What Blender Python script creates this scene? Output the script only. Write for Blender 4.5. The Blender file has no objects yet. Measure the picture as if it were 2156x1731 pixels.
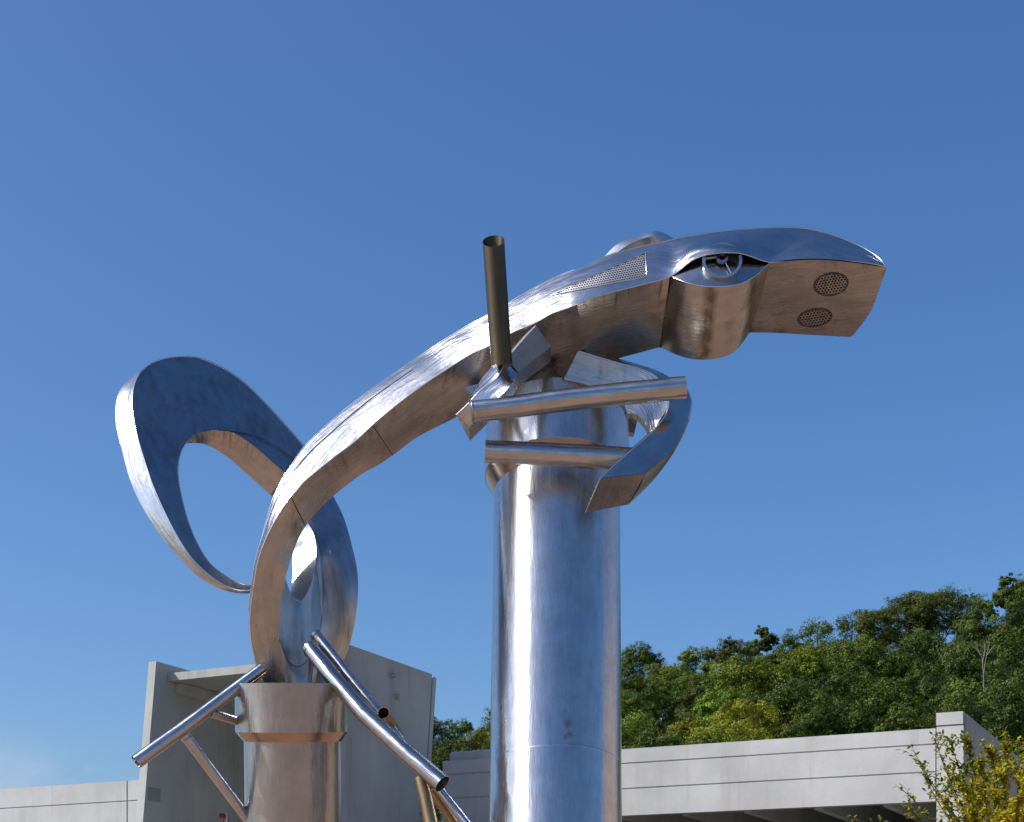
import bpy, math, random
import numpy as np
from mathutils import Vector, Matrix

random.seed(7)
rng = np.random.default_rng(7)
S = bpy.context.scene
COL = S.collection

# ------------------------------------------------------------------ camera
# the photograph's verticals are parallel: a level camera with a vertical lens shift
F, CX, YH, EYE = 3200.0, 1078.0, 2035.0, 1.6
cd = bpy.data.cameras.new('camera')
cam = bpy.data.objects.new('camera', cd)
COL.objects.link(cam)
cam.location = (0, 0, EYE)
cam.rotation_euler = (math.radians(90), 0, 0)
cd.sensor_width = 36.0
cd.sensor_fit = 'HORIZONTAL'
cd.lens = F / 2156 * 36
cd.shift_y = (YH - 865.5) / 2156
cd.clip_start = 0.1
cd.clip_end = 6000
S.camera = cam

# ------------------------------------------------------------------ sky, sun, exposure
SUN_EL, SUN_AZ = math.radians(42), math.radians(258)      # azimuth clockwise from +Y
world = bpy.data.worlds.new('World')
S.world = world
world.use_nodes = True
wn, wl = world.node_tree.nodes, world.node_tree.links
wn.clear()
w_out = wn.new('ShaderNodeOutputWorld')
w_bg = wn.new('ShaderNodeBackground')
w_sky = wn.new('ShaderNodeTexSky')
w_sky.sky_type = 'NISHITA'
w_sky.sun_disc = False
w_sky.sun_elevation = SUN_EL
w_sky.sun_rotation = SUN_AZ
w_sky.altitude = 200
w_sky.air_density = 1.0
w_sky.dust_density = 2.2
w_sky.ozone_density = 6.0
w_bg.inputs['Strength'].default_value = 0.138
w_hsv = wn.new('ShaderNodeHueSaturation')
w_hsv.inputs['Saturation'].default_value = 1.16
w_hsv.inputs['Hue'].default_value = 0.5025
wl.new(w_sky.outputs['Color'], w_hsv.inputs['Color'])
# thin cloud wisps in a band low over the horizon
w_tc = wn.new('ShaderNodeTexCoord')
w_map = wn.new('ShaderNodeMapping')
w_map.inputs['Scale'].default_value = (1, 1, 1.6)
w_map.inputs['Location'].default_value = (.31, .12, .05)
wl.new(w_tc.outputs['Generated'], w_map.inputs['Vector'])
w_noi = wn.new('ShaderNodeTexNoise')
w_noi.inputs['Scale'].default_value = 7.0
w_noi.inputs['Detail'].default_value = 6
w_noi.inputs['Roughness'].default_value = .6
wl.new(w_map.outputs[0], w_noi.inputs['Vector'])
w_sep = wn.new('ShaderNodeSeparateXYZ')
wl.new(w_tc.outputs['Generated'], w_sep.inputs[0])
w_band = wn.new('ShaderNodeMapRange')
w_band.inputs[1].default_value, w_band.inputs[2].default_value = .150, .105
w_band.inputs[3].default_value, w_band.inputs[4].default_value = 0, 1
wl.new(w_sep.outputs['Z'], w_band.inputs[0])
w_thr = wn.new('ShaderNodeMapRange')
w_thr.inputs[1].default_value, w_thr.inputs[2].default_value = .46, .66
w_thr.inputs[3].default_value, w_thr.inputs[4].default_value = 0, .55
wl.new(w_noi.outputs['Fac'], w_thr.inputs[0])
w_mul = wn.new('ShaderNodeMath')
w_mul.operation = 'MULTIPLY'
wl.new(w_band.outputs[0], w_mul.inputs[0])
wl.new(w_thr.outputs[0], w_mul.inputs[1])
w_mix = wn.new('ShaderNodeMix')
w_mix.data_type = 'RGBA'
wl.new(w_mul.outputs[0], w_mix.inputs[0])
wl.new(w_hsv.outputs['Color'], w_mix.inputs[6])
w_mix.inputs[7].default_value = (4.2, 4.4, 5.2, 1)
wl.new(w_mix.outputs[2], w_bg.inputs['Color'])
wl.new(w_bg.outputs['Background'], w_out.inputs['Surface'])

sl = bpy.data.lights.new('sun', 'SUN')
sl.energy = 4.8
sl.angle = math.radians(0.53)
sl.color = (1.0, 0.955, 0.88)
sun = bpy.data.objects.new('sun', sl)
COL.objects.link(sun)
SUNDIR = Vector((math.sin(SUN_AZ) * math.cos(SUN_EL), math.cos(SUN_AZ) * math.cos(SUN_EL), math.sin(SUN_EL)))
sun.rotation_euler = SUNDIR.to_track_quat('Z', 'Y').to_euler()
sun.location = SUNDIR * 60

S.view_settings.view_transform = 'Standard'
S.view_settings.look = 'None'
S.view_settings.exposure = 0.15
S.view_settings.gamma = 1.0
S.view_settings.use_curve_mapping = False


# ------------------------------------------------------------------ helpers
def U(x, y, Y):
    """a point seen at (x, y) of the 2156-wide picture, Y metres in front of the camera"""
    return Vector(((x - CX) / F * Y, Y, EYE + (YH - y) / F * Y))


def zoomer(x0, y0, k):
    return lambda x, y: (x0 + x * k, y0 + y * k)


zA = zoomer(473.8, 947.5, .30403)      # hind loop
zB = zoomer(526.4, 526.4, .36497)      # arched body
zC = zoomer(1210.7, 447.4, .32962)     # head
zL = zoomer(210.6, 710.6, .33452)      # tail loop
zH = zoomer(947.5, 673.8, .15205)      # bracket
zJ = zoomer(1158.1, 710.6, .22195)     # jaw
zE = zoomer(1394.9, 500.1, .12208)     # eye
zT = zoomer(236.9, 1305.5, .3540)      # tubes by the small column


def link(name, me, mat=None, parent=None):
    o = bpy.data.objects.new(name, me)
    COL.objects.link(o)
    if mat is not None and len(me.materials) == 0:
        me.materials.append(mat)
    if parent is not None:
        o.parent = parent
        o.matrix_parent_inverse = parent.matrix_world.inverted()
    return o


def empty(name, loc, label, cat, group=None):
    o = bpy.data.objects.new(name, None)
    o.location = loc
    o.empty_display_size = 0.2
    COL.objects.link(o)
    o.matrix_world = Matrix.Translation(Vector(loc))
    o['label'] = label
    o['category'] = cat
    if group:
        o['group'] = group
    return o


class MB:
    """collects faces for one mesh"""
    def __init__(self):
        self.v, self.f, self.uv, self.sm = [], [], [], []

    def grid(self, rows, uvrows=None, smooth=True, closed=False):
        n0 = len(self.v)
        R, K = len(rows), len(rows[0])
        for r in rows:
            self.v.extend([tuple(p) for p in r])
        for i in range(R - 1):
            for j in range(K - 1 if not closed else K):
                j2 = (j + 1) % K
                self.f.append((n0 + i * K + j, n0 + i * K + j2, n0 + (i + 1) * K + j2, n0 + (i + 1) * K + j))
                self.sm.append(smooth)
                if uvrows:
                    ju = j + 1
                    self.uv.append((uvrows[i][j], uvrows[i][ju], uvrows[i + 1][ju], uvrows[i + 1][j]))
                else:
                    self.uv.append(None)

    def poly(self, pts, smooth=False):
        n0 = len(self.v)
        self.v.extend([tuple(p) for p in pts])
        self.f.append(tuple(range(n0, n0 + len(pts))))
        self.uv.append(None)
        self.sm.append(smooth)

    def box(self, c, ax, ay, az, hx, hy, hz):
        c = Vector(c)
        P = [c + ax * hx * a + ay * hy * b + az * hz * d for a in (-1, 1) for b in (-1, 1) for d in (-1, 1)]
        for q in ((0, 1, 3, 2), (4, 6, 7, 5), (0, 4, 5, 1), (2, 3, 7, 6), (0, 2, 6, 4), (1, 5, 7, 3)):
            self.poly([P[i] for i in q])

    def tube(self, pts, r, n=20, caps=(True, True), r2=None):
        """solid bar along pts; r may be a list"""
        pts = [Vector(p) for p in pts]
        rr = r if isinstance(r, (list, tuple)) else [r] * len(pts)
        rows, uvr = [], []
        up = None
        s = 0.0
        for i, p in enumerate(pts):
            a = pts[max(i - 1, 0)]
            b = pts[min(i + 1, len(pts) - 1)]
            t = (b - a).normalized()
            if up is None:
                up = t.orthogonal().normalized()
            up = (up - t * up.dot(t)).normalized()
            w = t.cross(up)
            if i:
                s += (p - pts[i - 1]).length
            rows.append([p + (up * math.cos(q) + w * math.sin(q)) * rr[i]
                         for q in [2 * math.pi * k / n for k in range(n)]])
            uvr.append([(s, rr[i] * 2 * math.pi * k / n) for k in range(n + 1)])
        self.grid(rows, uvr, True, True)
        if caps[0]:
            self.poly(rows[0][::-1])
        if caps[1]:
            self.poly(rows[-1])
        return rows

    def build(self, name, mat, parent=None):
        me = bpy.data.meshes.new(name)
        me.from_pydata(self.v, [], self.f)
        me.polygons.foreach_set('use_smooth', self.sm)
        uvl = me.uv_layers.new(name='UVMap')
        for p, u in zip(me.polygons, self.uv):
            if u is None:
                P = [me.vertices[i].co for i in p.vertices]
                n = p.normal
                t = Vector((0, 0, 1)).cross(n)
                t = t.normalized() if t.length > 1e-4 else Vector((1, 0, 0))
                b = n.cross(t)
                u = [(q.dot(t), q.dot(b)) for q in P]
            for li, c in zip(p.loop_indices, u):
                uvl.data[li].uv = c
        me.update()
        return link(name, me, mat, parent)


def spline(pts, n):
    """Catmull-Rom by index, n samples; pts are Vectors"""
    pts = [Vector(p) for p in pts]
    m = len(pts)
    out = []
    for k in range(n):
        t = k / (n - 1) * (m - 1)
        i = min(int(t), m - 2)
        u = t - i
        p1, p2 = pts[i], pts[i + 1]
        p0 = pts[i - 1] if i > 0 else p1 * 2 - p2
        p3 = pts[i + 2] if i + 2 < m else p2 * 2 - p1
        out.append(0.5 * ((2 * p1) + (p2 - p0) * u + (2 * p0 - 5 * p1 + 4 * p2 - p3) * u * u + (3 * p1 - p0 - 3 * p2 + p3) * u ** 3))
    return out


def resample(pts, n):
    """spline by arc length"""
    d = spline(pts, max(200, n * 4))
    L = [0.0]
    for a, b in zip(d, d[1:]):
        L.append(L[-1] + (b - a).length)
    out, j = [], 0
    for k in range(n):
        t = L[-1] * k / (n - 1)
        while j < len(L) - 2 and L[j + 1] < t:
            j += 1
        w = (t - L[j]) / max(L[j + 1] - L[j], 1e-9)
        out.append(d[j].lerp(d[j + 1], min(max(w, 0), 1)))
    return out


def rail(pts, depth, z=None):
    """picture points -> 3D; depth: number, list, or function(x, y)"""
    out = []
    for i, p in enumerate(pts):
        x, y = z(*p[:2]) if z else p[:2]
        d = depth(x, y) if callable(depth) else (depth[i] if isinstance(depth, (list, tuple)) else depth)
        out.append(U(x, y, d))
    return out


def strip(mb, ra, rb, bulge=0.0, k=6, ref=None):
    """a smooth face between two sampled rails, bulged away from ref"""
    n = len(ra)
    rows, uvr = [], []
    sa = 0.0
    for i in range(n):
        a, b = ra[i], rb[i]
        if i:
            sa += ((ra[i] - ra[i - 1]).length + (rb[i] - rb[i - 1]).length) / 2
        t = ((ra[min(i + 1, n - 1)] - ra[max(i - 1, 0)]) + (rb[min(i + 1, n - 1)] - rb[max(i - 1, 0)]))
        nn = t.cross(b - a)
        nn = nn.normalized() if nn.length > 1e-9 else Vector((0, -1, 0))
        if ref is not None:
            c = ref[i] if isinstance(ref, list) else ref
            if nn.dot((a + b) / 2 - c) < 0:
                nn = -nn
        elif nn.y > 0:
            nn = -nn
        w = (b - a).length
        row, ur = [], []
        for j in range(k + 1):
            q = j / k
            row.append(a.lerp(b, q) + nn * (bulge * w * 4 * q * (1 - q)))
            ur.append((sa, w * q))
        rows.append(row)
        uvr.append(ur)
    mb.grid(rows, uvr)


def ringloft(name, rails, bulges, mat, parent, cap=(True, True), k=5):
    """closed body between rails (a ring of creases)"""
    mb = MB()
    n = len(rails[0])
    cen = [sum((r[i] for r in rails), Vector()) / len(rails) for i in range(n)]
    for i in range(len(rails)):
        strip(mb, rails[i], rails[(i + 1) % len(rails)], bulges[i], k, cen)
    if cap[0]:
        mb.poly([r[0] for r in rails])
    if cap[1]:
        mb.poly([r[-1] for r in rails][::-1])
    return mb.build(name, mat, parent)


def bead(name, pts, r, mat, parent, n=6):
    mb = MB()
    mb.tube(pts, r, n)
    return mb.build(name, mat, parent)


def hollow_tube(name, pts, r, mat, parent, wall=0.006, n=28, open_end=(False, True), shear=0.0):
    """a pipe: outside, inside, rims and a dark inside"""
    mb = MB()
    out = mb.tube(pts, r, n, caps=(not open_end[0], not open_end[1]))
    rr = [q - wall for q in r] if isinstance(r, (list, tuple)) else r - wall
    m2 = MB()
    inn = m2.tube(pts, rr, n, caps=(False, False))
    off = len(mb.v)
    mb.v += m2.v
    for f, u, s in zip(m2.f, m2.uv, m2.sm):
        mb.f.append(tuple(off + i for i in f[::-1]))
        mb.uv.append(u[::-1] if u else None)
        mb.sm.append(s)
    if shear:
        # slanted cut at the far end
        yc = Vector(pts[-1]).y
        for base_ in (n * (len(pts) - 1), off + n * (len(pts) - 1)):
            for q in range(base_, base_ + n):
                x_, y_, z_ = mb.v[q]
                mb.v[q] = (x_, y_, z_ + shear * (y_ - yc))
    for e, idx in ((0, 0), (1, -1)):
        if open_end[e]:
            if shear and e == 1:
                A = [Vector(mb.v[n * (len(pts) - 1) + q]) for q in range(n)]
                B = [Vector(mb.v[off + n * (len(pts) - 1) + q]) for q in range(n)]
            else:
                A, B = out[idx], inn[idx]
            for j in range(n):
                j2 = (j + 1) % n
                mb.poly([A[j], A[j2], B[j2], B[j]])
    return mb.build(name, mat, parent)


# ------------------------------------------------------------------ materials
def newmat(name):
    m = bpy.data.materials.new(name)
    m.use_nodes = True
    nt = m.node_tree
    nt.nodes.clear()
    out = nt.nodes.new('ShaderNodeOutputMaterial')
    return m, nt, out


class NT:
    def __init__(self, nt):
        self.nt = nt

    def n(self, t, **kw):
        o = self.nt.nodes.new(t)
        for k, v in kw.items():
            setattr(o, k, v)
        return o

    def l(self, a, b):
        self.nt.links.new(a, b)

    def noise(self, vec, scale, detail=4, rough=.55, dist=0.0):
        o = self.n('ShaderNodeTexNoise')
        o.inputs['Scale'].default_value = scale
        o.inputs['Detail'].default_value = detail
        o.inputs['Roughness'].default_value = rough
        o.inputs['Distortion'].default_value = dist
        self.l(vec, o.inputs['Vector'])
        return o.outputs['Fac']

    def mapping(self, vec, sc, loc=(0, 0, 0), rot=(0, 0, 0)):
        o = self.n('ShaderNodeMapping')
        o.inputs['Scale'].default_value = sc
        o.inputs['Location'].default_value = loc
        o.inputs['Rotation'].default_value = rot
        self.l(vec, o.inputs['Vector'])
        return o.outputs['Vector']

    def ramp(self, fac, stops):
        o = self.n('ShaderNodeValToRGB')
        e = o.color_ramp.elements
        while len(e) > 1:
            e.remove(e[-1])
        e[0].position, e[0].color = stops[0][0], (*stops[0][1], 1) if not isinstance(stops[0][1], float) else (stops[0][1],) * 3 + (1,)
        for p, c in stops[1:]:
            q = e.new(p)
            q.color = (*c, 1) if not isinstance(c, float) else (c, c, c, 1)
        self.l(fac, o.inputs['Fac'])
        return o.outputs['Color']

    def rng(self, fac, a, b, c, d):
        o = self.n('ShaderNodeMapRange')
        o.inputs[1].default_value, o.inputs[2].default_value = a, b
        o.inputs[3].default_value, o.inputs[4].default_value = c, d
        self.l(fac, o.inputs[0])
        return o.outputs[0]

    def mix(self, fac, a, b, mode='MIX'):
        o = self.n('ShaderNodeMix', data_type='RGBA', blend_type=mode)
        if isinstance(fac, (int, float)):
            o.inputs[0].default_value = fac
        else:
            self.l(fac, o.inputs[0])
        for k, v in ((6, a), (7, b)):
            if isinstance(v, tuple):
                o.inputs[k].default_value = (*v, 1)
            else:
                self.l(v, o.inputs[k])
        return o.outputs[2]

    def math(self, op, a, b=None):
        o = self.n('ShaderNodeMath', operation=op)
        for k, v in ((0, a), (1, b)):
            if v is None:
                continue
            if isinstance(v, (int, float)):
                o.inputs[k].default_value = v
            else:
                self.l(v, o.inputs[k])
        return o.outputs[0]

    def bump(self, h, strength, dist=.02, prev=None):
        o = self.n('ShaderNodeBump')
        o.inputs['Strength'].default_value = strength
        o.inputs['Distance'].default_value = dist
        self.l(h, o.inputs['Height'])
        if prev is not None:
            self.l(prev, o.inputs['Normal'])
        return o.outputs['Normal']


def steel(name, base=(.60, .605, .615), rough=(.16, .36), stain=.25, stain_col=(.10, .065, .035), brush=1.0, wave=.35, aniso=.3, tilt=0.0, dirt=.5, streaks=(), drip=0.0):
    m, nt, out = newmat(name)
    T = NT(nt)
    tc = T.n('ShaderNodeTexCoord')
    uv, ob = tc.outputs['UV'], tc.outputs['Object']
    p = T.n('ShaderNodeBsdfPrincipled')
    p.inputs['Metallic'].default_value = 1.0
    # brushing: long thin scratches along the sheet, a little wavy
    warp = T.noise(uv, 3.0, 2)
    wv = T.n('ShaderNodeVectorMath', operation='MULTIPLY_ADD')
    T.l(warp, wv.inputs[0])
    wv.inputs[1].default_value = (.05, .05, 0)
    T.l(uv, wv.inputs[2])
    br = T.noise(T.mapping(wv.outputs[0], (1.6, 60, 1), rot=(0, 0, tilt)), 1.0, 5, .65)
    br2 = T.noise(T.mapping(wv.outputs[0], (2.6, 13, 1), (3, 1, 0), (0, 0, tilt + .12)), 1.0, 3, .6)
    big = T.noise(ob, 1.7, 4)
    med = T.noise(ob, 7.0, 4, .6)
    r = T.math('ADD', T.math('MULTIPLY', br, .5), T.math('MULTIPLY', big, .5))
    T.l(T.rng(r, .3, .7, rough[0], rough[1]), p.inputs['Roughness'])
    c = T.mix(T.rng(T.math('ADD', T.math('MULTIPLY', br2, .5), T.math('MULTIPLY', med, .5)), .38, .64, 0, 1), tuple(x * .80 for x in base), base)
    T.l(c, p.inputs['Base Color'])
    p.inputs['Anisotropic'].default_value = aniso
    tan = T.n('ShaderNodeTangent', direction_type='UV_MAP', uv_map='UVMap')
    T.l(tan.outputs[0], p.inputs['Tangent'])
    nrm = T.bump(br, .05 * brush, .01)
    nrm = T.bump(br2, .10 * brush, .02, nrm)
    nrm = T.bump(T.noise(ob, 2.6, 1, .4), wave * .35, .05, nrm)
    T.l(nrm, p.inputs['Normal'])
    # weathering: dried run marks and specks, each with its own shape
    d = T.n('ShaderNodeBsdfPrincipled')
    d.inputs['Base Color'].default_value = (*stain_col, 1)
    d.inputs['Roughness'].default_value = .55
    d.inputs['Metallic'].default_value = .35
    runs = T.noise(T.mapping(ob, (9, 9, 1.1)), 1.0, 5, .65)
    patch = T.noise(ob, 2.3, 3)
    specks = T.noise(ob, 34, 3, .7)
    a = T.rng(T.math('ADD', T.math('MULTIPLY', runs, .6), T.math('MULTIPLY', patch, .4)), .62 - .22 * stain, .80 - .15 * stain, 0, .75)
    b = T.math('MULTIPLY', T.rng(specks, .66, .72, 0, .8), T.rng(T.noise(ob, 4.3, 2), .46, .62, 0, dirt))
    fac = T.math('MAXIMUM', a, b)
    if drip:
        # dried run marks hanging from the upper edge of the sheet
        su = T.n('ShaderNodeSeparateXYZ')
        T.l(uv, su.inputs[0])
        ln = T.noise(T.mapping(uv, (26, 2.2, 1)), 1.0, 3, .6)
        reach = T.rng(T.noise(T.mapping(uv, (5, .1, 1)), 1.0, 3, .6), .35, .7, .02, .30)
        q = T.math('MULTIPLY', T.rng(ln, .50, .66, 0, drip), T.rng(T.math('SUBTRACT', su.outputs['Y'], reach), .05, -.05, 0, 1))
        sz = T.n('ShaderNodeSeparateXYZ')
        T.l(ob, sz.inputs[0])
        q = T.math('MULTIPLY', q, T.rng(sz.outputs['Z'], 5.95, 6.5, 0, 1))
        fac = T.math('MAXIMUM', fac, q)
    sx = T.n('ShaderNodeSeparateXYZ')
    T.l(ob, sx.inputs[0])
    for xc, w, z0, z1 in streaks:
        q = T.math('ABSOLUTE', T.math('SUBTRACT', T.math('ADD', sx.outputs['X'], T.math('MULTIPLY', T.math('SUBTRACT', T.noise(T.mapping(ob, (1, 1, 2.2)), 2.2, 2), .5), .10)), xc))
        q = T.math('MULTIPLY', T.rng(q, w, w * .25, 0, 1), T.rng(T.noise(T.mapping(ob, (14, 14, 2)), 1, 4), .3, .6, .25, .85))
        if z1 < 15:
            q = T.math('MULTIPLY', q, T.math('MULTIPLY', T.rng(sx.outputs['Z'], z1, z1 - .5, 0, 1), T.rng(sx.outputs['Z'], z0, z0 + .2, 0, 1)))
            q = T.math('MULTIPLY', q, T.rng(T.noise(ob, 9, 4, .7), .45, .6, 0, 1))
        fac = T.math('MAXIMUM', fac, q)
    ms = T.n('ShaderNodeMixShader')
    T.l(fac, ms.inputs[0])
    T.l(p.outputs[0], ms.inputs[1])
    T.l(d.outputs[0], ms.inputs[2])
    T.l(ms.outputs[0], out.inputs['Surface'])
    return m


M_STEEL = steel('brushed_steel', base=(.60, .605, .615), rough=(.13, .28), brush=5.0, wave=.5, stain=.12, aniso=.2)
M_DULL = steel('weathered_steel', base=(.49, .46, .43), rough=(.18, .34), drip=.65, stain=.38, stain_col=(.09, .06, .035), brush=1.1, wave=.25)
M_LOOP = steel('dull_blue_steel', base=(.45, .455, .465), rough=(.24, .40), stain=.6, stain_col=(.055, .058, .065), brush=.9, wave=.3)
M_COL = steel('column_steel', base=(.62, .62, .62), rough=(.20, .32), stain=.02, stain_col=(.07, .065, .06), brush=1.2, wave=.05, aniso=.85, dirt=.25, streaks=((.515, .07, 3.45, 4.3), (.66, .30, 3.40, 3.58)))
M_POST = steel('post_steel', base=(.45, .44, .43), rough=(.19, .31), stain=.15, brush=2.5, wave=.05, aniso=.7)
M_PIPE = steel('pipe_steel', base=(.52, .52, .53), rough=(.19, .32), stain=.22, brush=3.0, wave=.30, dirt=1.0, aniso=.85)
M_CHEEK = steel('streaked_steel', base=(.49, .46, .43), rough=(.20, .36), stain=.34, stain_col=(.085, .070, .018), brush=.8, wave=.25, streaks=((1.80, .085, 0, 20), (2.20, .07, 0, 20)))
M_MOSS = steel('stained_pipe_steel', base=(.15, .115, .07), rough=(.28, .5), stain=1.3, stain_col=(.040, .030, .012), brush=.6, wave=.2)
M_JAW = steel('cross_brushed_steel', base=(.47, .465, .46), rough=(.18, .40), stain=.2, brush=6.0, wave=.3, tilt=math.pi / 2)
M_RAW = steel('grainy_steel', base=(.36, .355, .36), rough=(.38, .55), stain=.2, brush=.6, wave=.2)


def simple(name, col, rough=.6, metal=0.0):
    m, nt, out = newmat(name)
    p = nt.nodes.new('ShaderNodeBsdfPrincipled')
    p.inputs['Base Color'].default_value = (*col, 1)
    p.inputs['Roughness'].default_value = rough
    p.inputs['Metallic'].default_value = metal
    nt.links.new(p.outputs[0], out.inputs[0])
    return m


M_BEAD = steel('ground_weld', base=(.72, .725, .73), rough=(.2, .3), stain=0, brush=.5)
M_SHEET = simple('galvanised_sheet', (.64, .64, .64), .45, 1.0)
M_MESH = simple('dark_mesh', (.10, .11, .13), .5, .6)
M_CONE = steel('warm_reflection_steel', base=(.47, .35, .28), rough=(.14, .24), stain=.3, brush=.8, wave=.2)  # orange base colour stands in for the ground mirrored in the cones
M_BAND = steel('band_steel', base=(.50, .505, .515), rough=(.15, .27), stain=.2, brush=1.5, wave=.3)
M_RUST = steel('rusty_pipe_steel', base=(.42, .30, .17), rough=(.3, .45), stain=.9, stain_col=(.10, .055, .02), brush=.8, wave=.2)
M_SEAM = simple('dark_seam', (.075, .055, .042), .6, .3)
M_DARK = simple('painted_dark', (.012, .012, .012), .8)  # black colour in place of shade behind the perforated sheets
M_RED = simple('red_paint', (.32, .03, .025), .45)
M_GALV = simple('galvanised', (.45, .46, .47), .4, .9)


def concrete(name, base, streak=.5, spots=.5):
    m, nt, out = newmat(name)
    T = NT(nt)
    ob = T.n('ShaderNodeTexCoord').outputs['Object']
    p = T.n('ShaderNodeBsdfPrincipled')
    p.inputs['Roughness'].default_value = .85
    p.inputs['Specular IOR Level'].default_value = .25
    blot = T.noise(ob, .55, 5, .6)
    run = T.noise(T.mapping(ob, (2.2, 2.2, .22)), 1.0, 6, .65)
    fine = T.noise(ob, 14, 5, .65)
    pits = T.noise(ob, 26, 2, .5)
    c = T.mix(T.rng(blot, .36, .66, 0, 1), tuple(x * .84 for x in base), tuple(x * 1.08 for x in base))
    c = T.mix(T.math('MULTIPLY', T.rng(run, .52, .75, 0, 1), streak), c, tuple(a * b for a, b in zip(base, (.62, .59, .55))))
    c = T.mix(T.rng(fine, .3, .7, 0, .25), c, tuple(x * .75 for x in base))
    c = T.mix(T.math('MULTIPLY', T.rng(pits, .70, .74, 0, .8), spots), c, tuple(x * .4 for x in base))
    T.l(c, p.inputs['Base Color'])
    nrm = T.bump(fine, .18, .01)
    nrm = T.bump(blot, .15, .06, nrm)
    T.l(nrm, p.inputs['Normal'])
    T.l(p.outputs[0], out.inputs[0])
    return m


M_PANEL = concrete('precast_concrete', (.475, .475, .463), .6, .3)
M_TOWER = concrete('board_concrete', (.42, .43, .405), .95, .5)
M_PATCH = concrete('patched_concrete', (.27, .275, .28), .3, .2)

# ------------------------------------------------------------------ setting: ground and hill
HB = lambda X: max(3.0, 24.5 + .25 * X)


def hill_z(X, Y):
    t = min(max((Y - 66) / 134, 0), 1.25)
    return t * HB(min(max(X, -120), 120)) + .6 * math.sin(X * .13 + Y * .07) * min(t * 4, 1)


def ground_material():
    m, nt, out = newmat('tan_gravel_paving')
    T = NT(nt)
    ob = T.n('ShaderNodeTexCoord').outputs['Object']
    p = T.n('ShaderNodeBsdfPrincipled')
    p.inputs['Roughness'].default_value = .9
    a = T.noise(ob, .12, 5, .6)
    b = T.noise(ob, 3.0, 5, .7)
    c = T.mix(T.rng(a, .35, .65, 0, 1), (.31, .185, .125), (.39, .265, .185))
    c = T.mix(T.rng(b, .35, .7, 0, .5), c, (.20, .125, .08))
    T.l(c, p.inputs['Base Color'])
    T.l(T.bump(b, .4, .03), p.inputs['Normal'])
    T.l(p.outputs[0], out.inputs[0])
    return m


def grass_material(name, c1, c2):
    m, nt, out = newmat(name)
    T = NT(nt)
    ob = T.n('ShaderNodeTexCoord').outputs['Object']
    p = T.n('ShaderNodeBsdfPrincipled')
    p.inputs['Roughness'].default_value = .95
    a = T.noise(ob, .25, 6, .65)
    T.l(T.mix(T.rng(a, .35, .65, 0, 1), c1, c2), p.inputs['Base Color'])
    T.l(T.bump(T.noise(ob, 1.3, 5, .7), .8, .3), p.inputs['Normal'])
    T.l(p.outputs[0], out.inputs[0])
    return m


mb = MB()
E = 1500
mb.poly([(-E, -E, 0), (E, -E, 0), (E, E, 0), (-E, E, 0)])
g = mb.build('ground', grass_material('pale_asphalt', (.13, .125, .115), (.20, .19, .175)))
g['kind'] = 'structure'
mb = MB()
cg, rows = Vector((-.5, 1, 0)), []
for rad in (0.01, 6, 14, 27):
    rows.append([cg + Vector((math.cos(q) * rad * (1.25 + .08 * math.sin(3 * q)), math.sin(q) * rad, .012)) for q in [2 * math.pi * k / 48 for k in range(48)]])
mb.grid(rows, None, False, True)
g = mb.build('gravel_plaza', ground_material())
g['kind'] = 'structure'

mb = MB()
NX, NY = 60, 26
rows = []
for j in range(NY + 1):
    Y = 66 + (300 - 66) * j / NY
    rows.append([(X, Y, hill_z(X, Y) + .05) for X in [-130 + 300 * i / NX for i in range(NX + 1)]])
mb.grid(rows)
h = mb.build('hill', grass_material('hill_floor', (.018, .028, .009), (.05, .06, .02)))
h['kind'] = 'structure'

# ------------------------------------------------------------------ concrete structure
FU = Vector((-.8997, .4365, 0)).normalized()       # along the front, leftwards and away
FN = Vector((-.4365, -.8997, 0)).normalized()      # out of the front
FZ = Vector((0, 0, 1))
P0 = Vector((9.49, 34, 0))


def FP(u, n, z):
    return P0 + FU * u + FN * n + Vector((0, 0, EYE + z))


def fbox(mb, u0, u1, n0, n1, z0, z1):
    c = FP((u0 + u1) / 2, (n0 + n1) / 2, (z0 + z1) / 2)
    mb.box(c, FU, FN, FZ, abs(u1 - u0) / 2, abs(n1 - n0) / 2, abs(z1 - z0) / 2)


def extrude(mb, prof, u0, u1):
    """profile of (n, z) points pushed from u0 to u1"""
    A = [FP(u0, n, z) for n, z in prof]
    B = [FP(u1, n, z) for n, z in prof]
    k = len(prof)
    for i in range(k):
        j = (i + 1) % k
        mb.poly([A[i], A[j], B[j], B[i]])
    mb.poly(A[::-1])
    mb.poly(B)


def spandrel(z0, z1, grooves, th=.28, g=.022, gd=.03):
    """front of a precast panel with recessed reveals"""
    pr = [(-th, z0), (0, z0)]
    for q in sorted(grooves):
        pr += [(0, q - g), (-gd, q - g * .4), (-gd, q + g * .6), (0, q + g)]
    pr += [(0, z1), (-th, z1)]
    return pr


garage = empty('parking_structure', FP(0, 0, -EYE), 'low precast concrete building with a long grooved beam and an end pier behind the sculpture', 'building')
ZT, ZB = 5.33, 3.70
mb = MB()
extrude(mb, spandrel(ZB, ZT, (4.975, 4.355)), .02, 12.55)
mb.build('beam_panel', M_PANEL, garage)
# left wing wall with its vertical joint
ZL = 5.40
mb = MB()
extrude(mb, spandrel(-EYE, ZL - .02, (4.79, 2.6)), 18.62, 22.91)
o = mb.build('wall_panel', M_PANEL, garage)
mb = MB()
extrude(mb, spandrel(-EYE, ZL - .02, (4.79, 2.6)), 22.96, 38.0)
mb.build('wall_panel', M_PANEL, garage)
mb = MB()
fbox(mb, 22.905, 22.965, -.27, -.10, -EYE, ZL - .06)
mb.build('joint_filler', M_PATCH, garage)
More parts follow.
